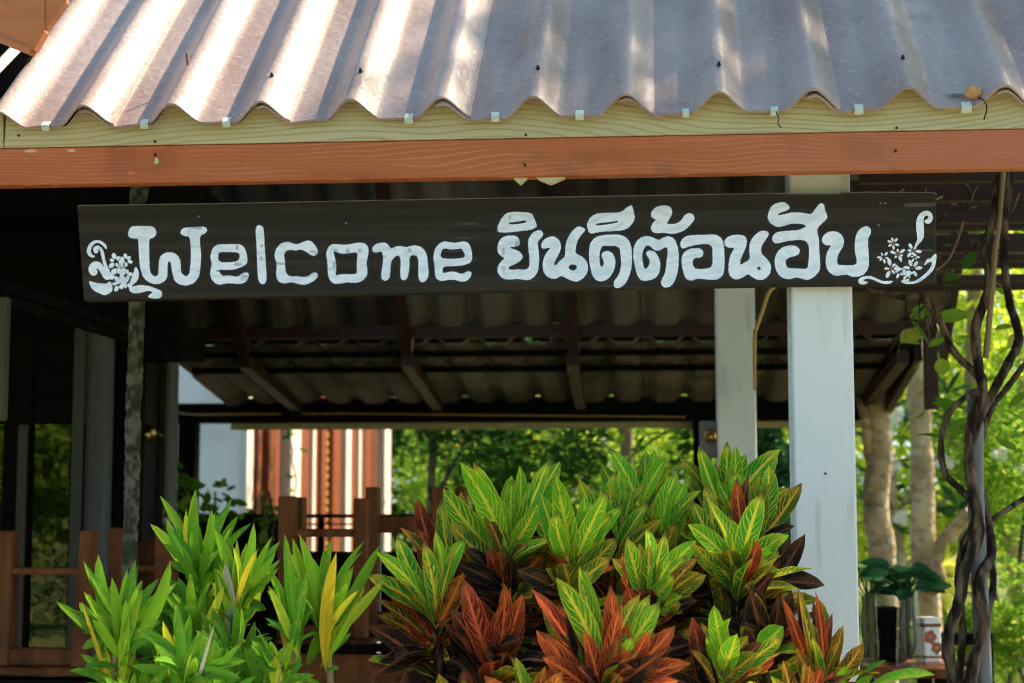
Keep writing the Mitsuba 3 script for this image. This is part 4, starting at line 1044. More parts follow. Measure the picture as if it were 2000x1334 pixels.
part(hs, 'door_sill', hbox(0.0, HL, -0.12, 0.06, 0.0, 0.25), 'm_housewhite')
# ---------------------------------------------------------------- leafy plants in front
def rot_about(v, ax, a):
    return v * math.cos(a) + np.cross(ax, v) * math.sin(a) + ax * (ax @ v) * (1 - math.cos(a))


def add_leaf(root, base, tip, width, age, seed, matname, arch, fold, wav, blunt, facing=0.75, bend=0.0):
    r = np.random.RandomState(seed)
    d = tip - base
    L = np.linalg.norm(d)
    d = d / L
    toc = C0 - (base + tip) / 2
    toc /= np.linalg.norm(toc)
    N = z_ * 0.55 + toc * facing + r.normal(0, 0.28, 3)
    N = N - d * (N @ d)
    me, uv = leaf_mesh(base, tip, width, N, arch, fold, wav, age, seed, 10, bend, blunt)
    part(root, 'leaf', me, matname, smooth=True, uv=uv)


def rosette(root, cx, cy, d, tips, fill, kind, seed, tall=0.10, stem_to=None, Lr=(0.10, 0.16), fage=(0.7, 1.0)):
    """Leaves from a stem top at (cx, cy): the listed ones by tip, age and width in pixels, then random older ones lower down."""
    r = np.random.RandomState(seed)
    c = P(cx, cy + (26 if kind == 'croton' else 8), d)
    wk = 0.80 if kind == 'croton' else 0.72
    mt = 'm_croton' if kind == 'croton' else 'm_narrow'
    par = (0.05, 0.30, 0.10, 0.0) if kind == 'croton' else (0.06, 0.30, 0.04, -0.06)
    for i, q in enumerate(tips):
        tx, ty, age, w = q[:4]
        red = kind == 'croton' and .7 < age < .86
        off = q[4] if len(q) > 4 else r.uniform(-0.07, 0.06)
        b = c + z_ * (tall * (0.08 - .75 * age) + r.uniform(-0.012, 0.012)) + np.array([r.uniform(-.006, .006), r.uniform(-.006, .006), 0])
        if len(q) > 6:
            b = P(q[5], q[6], d)
        tip = P(tx, ty, d + off)
        L = np.linalg.norm(tip - b)
        add_leaf(root, b, tip, w * wk / F * d, (.74 + .02 * (i % 2)) if red else min(max(age + r.uniform(-.08, .08) * (2 if age > .45 else 1), 0), 1), seed * 131 + i, mt, par[0] + r.uniform(-.03, .10), par[1] + r.uniform(-0.08, 0.12), par[2], par[3] + r.uniform(-.1, .1), bend=r.uniform(-.11, .11))
    for i, q in enumerate(list(tips)):
        for _ in range(int(r.rand() < .8) if kind == 'croton' else 1 + (r.rand() < .8)):
            ang = r.normal(0, 0.32)
            vx, vy = q[0] - cx, q[1] - cy
            k = r.uniform(.7, 1.0) if kind == 'croton' else r.uniform(.6, .88)
            x2, y2 = cx + k * (vx * math.cos(ang) - vy * math.sin(ang)), cy + k * (vx * math.sin(ang) + vy * math.cos(ang))
            b = c + z_ * (tall * (0.05 - .75 * q[2]) - 0.01) + np.array([r.uniform(-.008, .008), r.uniform(-.006, .006), 0])
            tip = P(x2, y2, d + r.uniform(-.05, .10))
            ag = min(max(q[2] + (r.normal(-.06, .24) if q[2] > .4 else r.normal(.04, .14)), 0), 1)
            if np.linalg.norm(tip - b) > 0.05:
                add_leaf(root, b, tip, min(q[3], 46 if kind == 'croton' else 30) * wk * .95 / F * d, ag if kind == 'croton' else min(ag, .62), seed * 157 + i + 50 * _, mt, par[0] + r.uniform(-.03, .12), par[1] + r.uniform(-0.08, 0.12), par[2], par[3] + r.uniform(-.08, .08), bend=r.uniform(-.07, .07))
    for i in range(fill):
        th = r.uniform(0, 2 * math.pi) if i % 3 else r.uniform(math.pi * 1.1, math.pi * 1.9)
        k = (i + 0.5) / fill
        b = c - z_ * (0.02 + 0.16 * k)
        el = math.radians(r.uniform(15, 60) - 45 * k)
        L = r.uniform(*Lr) * (0.9 + 0.25 * k)
        dv = np.array([math.cos(th) * math.cos(el), math.sin(th) * math.cos(el) * 0.8, math.sin(el)])
        age = fage[0] + (fage[1] - fage[0]) * min(1, k * r.uniform(.5, 1.3))
        if kind == 'croton':
            age = r.choice([.3, .46, .6, .76, .9, 1.0], p=[.12, .20, .16, .08, .20, .24])
        add_leaf(root, b, b + dv * L, L * r.uniform(0.26, 0.36) if kind == 'croton' else L * r.uniform(.15, .2), age, seed * 977 + i, mt, par[0] + r.uniform(0, .16), par[1], par[2], par[3], 0.5, bend=r.uniform(-.06, .06))
    e = c + np.array([r.uniform(-.05, .05), r.uniform(0, .06), -0.35])
    g = np.array([e[0] * 0.9 + 0.1 * c[0], e[1] + 0.05, -0.02]) if stem_to is None else np.array(stem_to)
    return [c + z_ * 0.02, (c + e) / 2 + np.array([r.uniform(-.01, .01), 0, 0]), e, (e + g) / 2, g]


def croton(label, ros, group=None):
    nar = ros[0][5] == 'narrow'
    t = thing('narrow_leaved_plant' if nar else 'croton_plant', label, 'plant' if nar else 'croton', group)
    for q in ros:
        st = rosette(t, *q)
        part(t, 'stem', tube(spline(st, 4), np.linspace(0.006, 0.012, 17), 7), 'm_tanstem' if q[5] == 'narrow' else 'm_vine', smooth=True)
    return t


CR = 'crotons with yellow and red veined leaves below the sign'
croton('leftmost croton tuft with green top leaves and hanging maroon ones', [
    (850, 1172, 3.05, [(734, 1078, .06, 46), (775, 1046, .2, 50), (827, 1059, .34, 46), (850, 1038, .12, 38), (910, 1050, .08, 52), (715, 1123, .3, 56), (764, 1134, .66, 62), (905, 1120, .55, 52), (780, 1200, .72, 46), (805, 1225, .8, 46), (875, 1062, .2, 40), (745, 1252, .85, 46), (770, 1290, .95, 50), (880, 1235, .75, 44), (820, 1300, .9, 50), (728, 1320, 1.0, 54), (868, 1180, .6, 40)], 16, 'croton', 11)])
croton('tallest croton at the centre left with a crown of broad bright green leaves', [
    (990, 1062, 3.15, [(899, 903, .03, 56), (925, 903, .1, 60), (1000, 935, .2, 44), (1015, 909, .12, 40), (1094, 901, .15, 58), (865, 954, .22, 60), (880, 1021, .45, 56), (944, 995, .6, 46), (910, 1081, .5, 54), (944, 1060, .78, 46), (960, 962, .02, 42), (1050, 985, .05, 48), (1060, 1010, .35, 50), (1052, 1046, .55, 44), (1070, 1030, .2, 44), (975, 1075, .85, 40), (1075, 1085, .6, 46), (895, 1122, .85, 56), (905, 1130, .9, 58)], 26, 'croton', 12),
    (1112, 1085, 3.10, [(1026, 988, .22, 58), (1056, 965, .06, 52), (1086, 928, .05, 54), (1142, 969, .05, 48), (1187, 958, .1, 44), (1198, 1003, .2, 56), (1150, 990, .03, 40), (1140, 1018, .55, 46), (1115, 1065, .78, 44), (1072, 1040, .08, 50), (1165, 1060, .5, 54), (1205, 1050, .45, 52), (1065, 1110, .6, 48), (1090, 1090, .8, 44), (1085, 1000, .1, 46)], 20, 'croton', 13)], None)
croton('croton whose green leaves fan up just left of the back column', [
    (1248, 985, 3.50, [(1191, 875, .1, 46), (1174, 905, .3, 46), (1262, 879, .3, 40), (1278, 877, .08, 38), (1302, 894, .04, 40), (1300, 930, .25, 42), (1205, 940, .4, 46), (1225, 910, .2, 40), (1295, 960, .45, 40)], 10, 'croton', 14),
    (1290, 1046, 3.25, [(1322, 924, .12, 56), (1369, 958, .22, 46), (1240, 954, .25, 46), (1228, 972, .08, 50), (1360, 1003, .6, 46), (1305, 960, .02, 40), (1340, 985, .1, 44), (1260, 1015, .4, 46), (1215, 1010, .3, 46)], 16, 'croton', 15),
    (1265, 1140, 3.00, [(1300, 1040, .25, 50), (1360, 1055, .06, 50), (1367, 1085, .55, 48), (1364, 1118, .42, 54), (1379, 1123, .45, 50), (1225, 1050, .2, 48), (1215, 1080, .5, 44), (1240, 1075, .82, 44), (1310, 1095, .15, 46), (1345, 1150, .55, 48), (1330, 1180, .5, 44), (1195, 1090, .45, 46), (1215, 1125, .8, 44), (1290, 1160, .75, 46), (1262, 1030, .05, 44), (1319, 1170, .8, 46)], 20, 'croton', 16)])
croton('croton in front of the back column with long yellow veined leaves', [
    (1420, 990, 3.45, [(1364, 871, .1, 46), (1420, 862, .2, 42), (1457, 886, .12, 46), (1525, 877, .22, 60), (1349, 905, .35, 50), (1472, 913, .62, 46), (1542, 954, .5, 46), (1500, 935, .1, 44), (1390, 920, .04, 44), (1328, 895, .4, 40), (1440, 925, .05, 40)], 14, 'croton', 17),
    (1440, 1100, 3.10, [(1380, 974, .22, 62), (1343, 1024, .12, 52), (1489, 963, .14, 58), (1528, 1044, .3, 58), (1541, 1045, .1, 50), (1527, 1085, .48, 54), (1587, 1110, .32, 62), (1435, 1078, .62, 54), (1480, 1128, .8, 52), (1430, 1038, .06, 46), (1382, 1078, .45, 50), (1420, 1010, .05, 46), (1500, 1165, .5, 46), (1390, 1130, .45, 46), (1555, 1180, .95, 40), (1350, 1060, .3, 46), (1470, 1050, .1, 46)], 22, 'croton', 18)])
croton('low front croton at the bottom centre with orange and red leaves', [
    (1178, 1286, 2.72, [(1086, 1128, 0.26, 56), (1131, 1107, 0.14, 50), (1039, 1150, 0.68, 56), (1047, 1231, 0.68, 60), (1192, 1143, 0.81, 60), (1289, 1174, 0.10, 56), (1319, 1222, 0.79, 58), (1349, 1296, 0.75, 56), (1250, 1160, 0.45, 46), (1090, 1180, 0.78, 52), (1065, 1240, 0.79, 56), (1060, 1284, 0.73, 56), (1130, 1170, 0.30, 46), (1226, 1220, 0.80, 52), (1325, 1330, 0.73, 54), (1212, 1180, 0.85, 44), (1140, 1232, 0.82, 52), (1267, 1230, 0.75, 54), (1112, 1350, 0.73, 56), (1240, 1270, 0.82, 50)], 24, 'croton', 19, .10, None, (.10, .16), (.55, .8)),
    (1040, 1370, 2.66, [(996, 1283, .58, 60), (945, 1320, .6, 56), (1002, 1330, .62, 56), (1080, 1300, .7, 50), (1100, 1310, .65, 50)], 8, 'croton', 20)], None)
croton('dark maroon croton between the left tuft and the red front croton', [
    (965, 1225, 3.02, [(905, 1130, .9, 58), (930, 1165, .92, 58), (915, 1215, .95, 56), (985, 1140, .85, 48), (1010, 1205, .97, 54), (875, 1240, .97, 58), (940, 1270, 1., 60), (868, 1222, .3, 46), (1020, 1160, .8, 44), (880, 1190, .88, 54), (1000, 1260, .95, 58)], 26, 'croton', 21, .1, None, (.11, .17), (.85, 1.0)),
    (900, 1370, 2.95, [(857, 1316, .6, 54), (905, 1305, .7, 50), (950, 1310, .95, 56), (830, 1340, .95, 56)], 10, 'croton', 22, .1, None, (.11, .17), (.8, 1.0))])
croton('low croton right of the red front one with a few bright green young leaves', [
    (1412, 1290, 2.85, [(1394, 1182, .0, 44), (1427, 1207, .02, 56), (1530, 1224, .04, 62, 0, 1480, 1284), (1461, 1242, .42, 56), (1480, 1275, .42, 54), (1440, 1238, .01, 52), (1392, 1250, .35, 52), (1352, 1205, .9, 54), (1525, 1275, .5, 44), (1455, 1292, .5, 54), (1360, 1250, .95, 54), (1370, 1215, .55, 40), (1500, 1310, .45, 50), (1412, 1215, .08, 40)], 24, 'croton', 23, .1, None, (.10, .15), (.6, 1.0)),
    (1490, 1190, 3.05, [(1470, 1150, .9, 46), (1520, 1165, .95, 46), (1445, 1190, 1.0, 50), (1545, 1150, .97, 40)], 30, 'croton', 26, .1, None, (.10, .16), (.85, 1.0))])
croton('smallest croton in front of the near column with narrow upright leaves', [
    (1602, 1300, 2.95, [(1559, 1148, .97, 26), (1592, 1153, .8, 26), (1570, 1205, .46, 40), (1600, 1170, .44, 44), (1626, 1197, .97, 34), (1647, 1221, .5, 36), (1640, 1226, .92, 40), (1560, 1150, .55, 30), (1578, 1235, .45, 40), (1640, 1275, .15, 44), (1640, 1252, .66, 34), (1555, 1265, .62, 44), (1585, 1260, .6, 42)], 18, 'croton', 24),
    (1560, 1370, 2.80, [(1530, 1290, .64, 44), (1570, 1288, .5, 44), (1605, 1300, .75, 44), (1505, 1320, .5, 44), (1630, 1310, .7, 40)], 12, 'croton', 25)])
# the dense middle of the clump, behind the shown tufts
rx = np.random.RandomState(321)
for lab, spots in (('deep shaded croton filling the left middle of the clump behind the tall one', [(930, 1120), (1010, 1150), (880, 1090), (1060, 1190), (1030, 1090), (900, 1240), (975, 1190)]),
                   ('deep shaded croton filling the centre of the clump behind the red one', [(1150, 1130), (1210, 1170), (1300, 1230), (1350, 1090), (1190, 1050), (1280, 1280), (1320, 1150)]),
                   ('deep shaded croton filling the right of the clump beside the near column', [(1400, 1060), (1460, 1110), (1480, 1200), (1430, 1180), (1500, 1260), (1370, 1220), (1470, 1030)])):
    rs = []
    for k, (x, y) in enumerate(spots):
        g0 = min(max((y - 960) / 330, 0), 1)
        tp = []
        for j in range(9):
            a = -math.pi / 2 + rx.uniform(-1.25, 1.25)
            L = rx.uniform(85, 135)
            tp.append((x + L * math.cos(a), y + L * math.sin(a), min(max(rx.choice([.1, .3, .46, .62, .76, .9, 1.0], p=([.3, .3, .2, .1, .05, .05, 0] if g0 < .33 else [.06, .16, .2, .16, .1, .16, .16] if g0 < .66 else [.03, .06, .12, .16, .1, .23, .30])), 0), 1), rx.uniform(40, 54)))
        rs.append((x, y, 3.28 + rx.uniform(-.08, .12), tp, 6, 'croton', 60 + k + spots[0][0]))
    croton(lab, rs)
bl = thing('broadleaf_plant', 'plain glossy green broad leaves at the bottom right corner of the croton group', 'plant')
for i, (bx, by, tx, ty, w, age) in enumerate(((1660, 1350, 1733, 1290, 34, .02), (1690, 1345, 1826, 1318, 50, .04), (1680, 1360, 1700, 1318, 40, .1), (1720, 1365, 1790, 1345, 44, .06), (1640, 1370, 1655, 1300, 36, .35))):
    b, tp = P(bx, by, 2.9), P(tx, ty, 2.86)
    me, uv = leaf_mesh(b, tp, w / F * 2.9, z_ * 1.0 + (C0 - b) * 0.12, 0.12, 0.25, 0.04, age, 400 + i, 10)
    part(bl, 'leaf', me, 'm_narrow', smooth=True, uv=uv)
part(bl, 'stem', tube([P(1680, 1345, 2.9), P(1685, 1500, 2.92), np.array([0.62, 2.95, -0.02])], 0.006, 7), 'm_tanstem', smooth=True)

GN = 'narrow leaved green plants at the lower left'
croton('narrow leaved plant at the far left, its long plain green leaves fanning out', [
    (238, 1242, 2.95, [(163, 1096, .1, 28), (192, 1082, .25, 36), (174, 1123, .1, 30), (175, 1160, .3, 26), (159, 1174, 1.0, 11), (144, 1214, .05, 36), (160, 1267, .05, 34), (178, 1304, .02, 32), (249, 1111, .5, 26), (264, 1093, .1, 30), (333, 1094, .35, 38), (321, 1150, .38, 42), (271, 1141, .4, 26), (235, 1204, .75, 18), (216, 1144, .4, 36), (272, 1234, .8, 22), (232, 1160, .3, 30), (310, 1130, .05, 34), (315, 1215, .02, 34), (172, 1190, .2, 30), (290, 1180, .2, 34)], 8, 'narrow', 31, .16, None, (.09, .13), (0, .25))])
croton('tallest narrow leaved plant at the left with a yellow centred tuft below its top', [
    (393, 1112, 3.10, [(312, 968, .3, 30), (382, 956, .25, 32), (364, 994, .6, 22), (420, 1001, .55, 34), (453, 973, .1, 34), (349, 1037, .55, 22), (318, 1061, .05, 26), (330, 1030, .05, 30), (456, 1024, .6, 20), (492, 1021, .15, 26), (405, 1050, .3, 34), (435, 1040, .2, 30), (430, 1075, .2, 30)], 10, 'narrow', 32, .14, None, (.08, .12), (0, .2)),
    (458, 1178, 3.00, [(439, 1098, .9, 32), (463, 1054, .68, 22), (496, 1021, .15, 30), (505, 1071, .75, 24), (532, 1048, .35, 24), (547, 1057, .15, 28), (544, 1108, .1, 26), (418, 1030, .3, 38), (508, 1151, .6, 30), (424, 1110, .62, 26), (440, 1060, .3, 34), (520, 1085, .3, 26), (480, 1165, .75, 30), (415, 1160, .1, 26), (520, 1190, .0, 34)], 12, 'narrow', 33, .14, None, (.08, .12), (0, .3))])
croton('narrow leaved plant on bare stalks with one wide yellow leaf', [
    (634, 1212, 2.98, [(657, 1079, .8, 36, -.06), (649, 1051, .15, 24), (712, 1057, .3, 32), (742, 1065, .35, 32), (572, 1051, .45, 32), (584, 1042, .2, 30), (634, 1069, .1, 26), (712, 1132, .72, 22), (703, 1151, .72, 24), (600, 1080, .3, 34), (610, 1140, .02, 34), (690, 1105, .3, 30), (600, 1300, .1, 28), (680, 1210, .02, 26), (670, 1150, .35, 30), (636, 1130, .5, 34)], 6, 'narrow', 34, .13, None, (.07, .11), (0, .3)),
    (577, 1228, 2.95, [(556, 1042, .1, 28), (518, 1105, .42, 28), (556, 1114, .0, 26), (583, 1099, .2, 24), (534, 1170, .1, 28), (620, 1190, .05, 26), (600, 1160, .05, 30), (560, 1150, .3, 28), (545, 1165, .9, 16), (525, 1145, .55, 26)], 8, 'narrow', 35, .12, None, (.07, .11), (0, .2)),
    (540, 1300, 2.85, [(528, 1252, .5, 30), (571, 1251, .1, 32), (490, 1258, .0, 32), (500, 1225, .05, 30), (572, 1300, .0, 36), (512, 1310, .0, 34)], 8, 'narrow', 36, .08, None, (.07, .11), (0, .2))])
croton('low narrow leaved plant at the bottom left with yellow blotched leaves', [
    (365, 1306, 2.75, [(318, 1213, .7, 28), (339, 1240, .66, 26), (381, 1263, .82, 28), (420, 1246, .3, 28), (470, 1257, .55, 36), (270, 1230, .1, 30), (300, 1258, .6, 30), (348, 1219, .1, 30), (480, 1290, .05, 32), (395, 1235, .1, 26), (440, 1265, .1, 34), (420, 1215, .98, 10), (345, 1180, .05, 28), (300, 1290, .1, 34), (258, 1300, .2, 34), (470, 1325, .05, 32), (390, 1270, .25, 30)], 22, 'narrow', 37, .12, None, (.08, .12), (0, .25)),
    (260, 1390, 2.78, [(200, 1320, .1, 32), (235, 1325, .15, 32), (280, 1305, .3, 34), (320, 1320, .2, 34), (180, 1345, .05, 32), (330, 1300, .1, 30)], 8, 'narrow', 38, .1, None, (.08, .12), (0, .2)),
    (420, 1400, 2.72, [(380, 1310, .1, 32), (430, 1300, .15, 34), (470, 1310, .1, 34), (500, 1320, .0, 34), (400, 1330, .4, 30)], 8, 'narrow', 39, .1, None, (.08, .12), (0, .2)),
    (330, 1215, 3.05, [(340, 1135, .1, 30), (300, 1165, .05, 30), (370, 1140, .3, 30), (385, 1175, .05, 34), (355, 1165, .1, 34), (405, 1180, .1, 30), (320, 1180, .0, 34), (350, 1210, .3, 30)], 14, 'narrow', 40, .1, None, (.08, .12), (0, .2))])

rx = np.random.RandomState(99)
rs = []
for k, (x, y) in enumerate(((225, 1345), (300, 1350), (375, 1350), (445, 1345), (520, 1350), (330, 1285), (450, 1290), (380, 1225))):
    tp = []
    for j in range(11):
        a = -math.pi / 2 + rx.uniform(-1.35, 1.35)
        L = rx.uniform(65, 120)
        tp.append((x + L * math.cos(a), y + L * math.sin(a), max(0, rx.choice([.05, .15, .3, .45, .62], p=[.35, .25, .2, .12, .08])), rx.uniform(24, 32)))
    rs.append((x, y, 2.98 + rx.uniform(-.10, .14), tp, 4, 'narrow', 500 + k, .08, None, (.07, .10), (0, .2)))
croton('dense low narrow leaved growth filling the foot of the green group', rs)

# ---------------------------------------------------------------- twisting vine on its pole, pergola above
VD = 4.75
vp = thing('vine_pole', 'grey weathered pole inside the twisting vine at the right', 'pole')
pp = [P(1906, 760, VD), P(1905, 850, VD), P(1905, 950, VD), P(1914, 1150, VD), P(1922, 1334, VD)]
part(vp, 'shaft', tube(spline([*pp, np.array([pp[-1][0] + .02, pp[-1][1], 0.0])], 6), 0.0235, 14, 0.08, 2, 30), 'm_pole', smooth=True)
vn = thing('woody_vine', 'old woody vine with twisting brown stems climbing the grey pole', 'vine')


def vine(pts, r0, r1, dd=0.0, mt='m_vine', root=vn, name='stem', rough=0.3):
    q = [P(x, y, VD + dd + (o[0] if o else 0)) for x, y, *o in pts]
    s = spline(q, 8)
    part(root, name, tube(s, np.linspace(r0, r1, len(s)) * (.68 if r0 > .008 else 1), 10, rough, int(pts[0][0]), 40), mt, smooth=True)


vine([(1952, 325, 0), (1940, 420, -.02), (1926, 490, -.03), (1932, 560, -.04), (1906, 640, -.04), (1912, 720, -.04), (1920, 765, -.05), (1896, 830, -.04), (1893, 900, -.05), (1900, 960, -.06), (1912, 1040, -.05), (1886, 1110, -.05), (1872, 1180, -.04), (1852, 1250, -.04), (1862, 1334, -.04), (1866, 1420, -.04)], .019, .026)
vine([(1975, 320, .02), (1963, 420, .02), (1962, 520, .0), (1972, 590, -.02), (1990, 660, -.02), (1972, 705, -.04), (1932, 780, -.05), (1902, 850, -.02), (1906, 930, .03), (1925, 1000, .03), (1935, 1080, 0), (1912, 1140, -.05), (1922, 1220, -.04), (1900, 1310, -.04), (1896, 1420, -.04)], .016, .025)
vine([(1690, 566, .05), (1760, 580, .04), (1800, 582, .03), (1833, 622, .02), (1862, 685, 0), (1900, 725, -.03), (1922, 752, -.04)], .012, .017)
vine([(1925, 760, -.05), (1880, 780, -.05), (1850, 815, -.04), (1838, 870, -.03), (1846, 925, -.03), (1875, 955, -.04), (1900, 985, -.06), (1903, 1020, -.06), (1882, 1065, -.03), (1872, 1130, 0), (1880, 1230, .02), (1872, 1340, .02)], .012, .017)
vine([(2010, 700, .0), (1965, 760, .01), (1935, 800, 0), (1915, 860, .02)], .012, .015)
vine([(2020, 960, .1), (1975, 990, .05), (1938, 1015, .02)], .010, .012)
vine([(1960, 330, -.03), (1952, 430, -.04), (1944, 490, -.05), (1938, 560, -.05), (1925, 700, -.03)], .010, .013, 0, 'm_tanstem', name='pale_stem')
vine([(1922, 1040, .03), (1940, 1120, .03), (1930, 1200, .02), (1905, 1280, .03), (1890, 1400, .03)], .013, .018)
vine([(1835, 838, -.02), (1860, 862, -.05), (1886, 870, -.06)], .003, .003, 0, 'm_tanstem', name='twig')
rv = np.random.RandomState(8)
for i in range(20):
    x, y = rv.uniform(1690, 2010), rv.uniform(335, 470)
    q = [(x, y, rv.uniform(-.1, .6))]
    a = rv.uniform(0, 6.28)
    for k in range(3):
        a += rv.normal(0, 0.5)
        q.append((q[-1][0] + 45 * math.cos(a), q[-1][1] + 30 * math.sin(a) + 12, q[-1][2]))
    vine(q, .0035, .002, 0, ('m_vine', 'm_tanstem')[i % 3 == 0], name='twig', rough=0)
for i in range(11):
    x, y = rv.uniform(1755, 1850), rv.uniform(560, 610)
    q = [(x, y, rv.uniform(-.1, .2))]
    for k in range(4):
        q.append((q[-1][0] + rv.normal(-6, 13), q[-1][1] + rv.uniform(12, 32), q[-1][2]))
    vine(q, .0022, .0012, 0, 'm_vine', name='twig', rough=0)


def single_leaves(root, name, centers, size, seed, mt, spread=0.5, tilt=0.6):
    """Separate leaves as named parts."""
    r = np.random.RandomState(seed)
    for i, c in enumerate(centers):
        th = r.uniform(0, 2 * math.pi)
        d = np.array([math.cos(th), math.sin(th) * 0.6, r.normal(-0.25, 0.35)])
        d /= np.linalg.norm(d)
        L = size * r.uniform(0.7, 1.25)
        N = np.array([r.normal(0, tilt), r.normal(-0.5, tilt), 1.0])
        me, uv = leaf_mesh(c, c + d * L, L * 0.5, N, 0.05, 0.15, 0.03, 0, seed * 31 + i, 6)
        uv = np.stack([np.full(len(uv), r.rand()), np.full(len(uv), r.rand())], 1)
        part(root, name, me, mt, smooth=True, uv=uv)


cs = [P(rv.uniform(1790, 2010), rv.uniform(560, 860), VD + rv.uniform(0.1, 0.8)) for _ in range(34)]
single_leaves(vn, 'leaf', cs, 0.085, 5, 'm_leaf_mid')
cs = [P(rv.uniform(1690, 2010), rv.uniform(335, 560), VD + rv.uniform(0.2, 1.4)) for _ in range(20)]
single_leaves(vn, 'leaf', cs, 0.07, 6, 'm_leaf_dark')

pg = thing('pergola', 'dark red timber pergola at the right of the porch carrying the vine', 'pergola')
PZ = 2.56
for py, th in ((347, .035), (375, .07), (414, .09), (446, .03), (480, .07), (508, .03), (522, .03), (548, .03), (561, .05)):
    h = (1000 - py) / F
    v0 = (PZ - EYE) / h * 1.005 - 3.67
    part(pg, 'slat', fbox(0.93, 3.4, v0, v0 + 0.045, PZ - th * 0.5, PZ + th * 0.5, 0.003), 'm_darkred')
for u in (1.02, 2.3):
    part(pg, 'beam', fbox(u, u + 0.06, 0.9, 4.2, PZ + 0.06, PZ + 0.15, 0.004), 'm_darkred')
for u, v in ((3.0, 1.0), (3.0, 4.1)):
    part(pg, 'post', fbox(u, u + 0.09, v, v + 0.09, 0.0, PZ + 0.02, 0.004), 'm_darkred')
cs = [FW(rv.uniform(0.95, 3.2), rv.uniform(0.9, 4.3), PZ + rv.uniform(0.12, 0.32)) for _ in range(180)]
single_leaves(pg, 'vine_leaf', cs, 0.13, 7, 'm_leaf_dark')

# ---------------------------------------------------------------- table, vases, pot, fern at the right
tb = thing('side_table', 'brown topped garden table with a dark frame behind the near column', 'table')
TD = 6.2
zt = P(1800, 1300, TD)[2]
xL, xR = P(1660, 1300, TD)[0], P(1880, 1300, TD)[0]
part(tb, 'top', wbox(xL, xR, TD - 0.12, TD + 0.45, zt - 0.035, zt, 0.004), 'm_brown')
for x in (xL + .04, xR - .04):
    for y in (TD - .08, TD + .41):
        part(tb, 'leg', wbox(x - .025, x + .025, y - .025, y + .025, 0, zt - .037, .003), 'm_black')
bn = thing('dark_bench', 'black timber bench back standing behind the twisting vine at bottom right', 'bench')
BD = 6.7
bx = [P(x, 1240, BD)[0] for x in (1828, 1940)]
bz = [P(1880, y, BD)[2] for y in (1236, 1260, 1334)]
part(bn, 'top_rail', wbox(bx[0], bx[1], BD, BD + .05, bz[1], bz[0], .003), 'm_black')
for i, x in enumerate((bx[1] - .05, bx[0])):
    part(bn, 'leg', wbox(x, x + .05, BD + .001, BD + .05, 0, bz[1] - .001, .003), 'm_black')
part(bn, 'seat', wbox(bx[0] - .6, bx[1], BD - .4, BD - .002, 0.62, 0.66, .004), 'm_brown')
dk = thing('stacked_trays', 'dark stack of trays between the two glass vases', 'trays')
for i, (pa, pb, hh) in enumerate(((1708, 1768, .062), (1716, 1760, .05), (1709, 1764, .075))):
    z0 = zt + 0.003 + (0, .066, .12)[i]
    xa, xb = P(pa, 1300, TD + .2)[0], P(pb, 1300, TD + .2)[0]
    part(dk, 'tray', wbox(xa, xb, TD + .12 + .01 * i, TD + .3, z0, z0 + hh, .012), 'm_black')


def vase(px, d, h, r0, r1, lab, seed):
    t = thing('glass_vase', lab, 'vase')
    b = P(px, 1300, d)
    b[2] = zt + 0.001
    part(t, 'glass', lathe([(0, 0), (r0, 0), (r0 * 1.02, 0.01), (r0 * 0.9, h * 0.5), (r1, h)], 28).apply_translation(b), 'm_pane', smooth=50)
    r = np.random.RandomState(seed)
    for i in range(24):
        a = r.uniform(0, 6.28)
        q = [b + np.array([math.cos(a) * r0 * .6 * r.rand(), math.sin(a) * r0 * .6 * r.rand(), 0.025]), b + np.array([math.cos(a + 1) * r0 * .55, math.sin(a + 1) * r0 * .5, h * .4]), b + np.array([math.cos(a + 2) * r1 * .6, math.sin(a + 2) * r1 * .6, h * .95])]
        part(t, 'cut_stem', tube(spline(q, 5), 0.005, 6), 'm_roots', smooth=True)
    pl = thing('arrowhead_plant', 'dark arrow shaped leaves in ' + ('the left glass vase half behind the near column' if seed == 1 else 'the right glass vase in the open'), 'plant')
    for i in range(17):
        a = r.uniform(0, 6.28)
        c = b + z_ * (h - 0.03)
        e = c + np.array([math.cos(a) * r.uniform(.02, .09), math.sin(a) * .06, r.uniform(.03, .13)])
        dr_ = np.array([math.cos(a + r.normal(0, .5)), math.sin(a) * .7 - 0.2, r.uniform(-.7, .15)])
        L = r.uniform(.07, .115)
        me, uv = leaf_mesh(e, e + dr_ / np.linalg.norm(dr_) * L, L * .62, np.array([0, -.6, 1.0]), .06, .12, .03, 0, seed * 50 + i, 8, 0, -.35)
        uv = np.stack([np.full(len(uv), r.rand()), np.full(len(uv), r.rand() * .7)], 1)
        part(pl, 'leaf', me, 'm_leaf_teal', smooth=True, uv=uv)
        part(pl, 'stalk', tube([c, (c + e) / 2 + z_ * .01, e], .0025, 5), 'm_leaf_dark', smooth=True, uv=np.full((17, 2), .5))


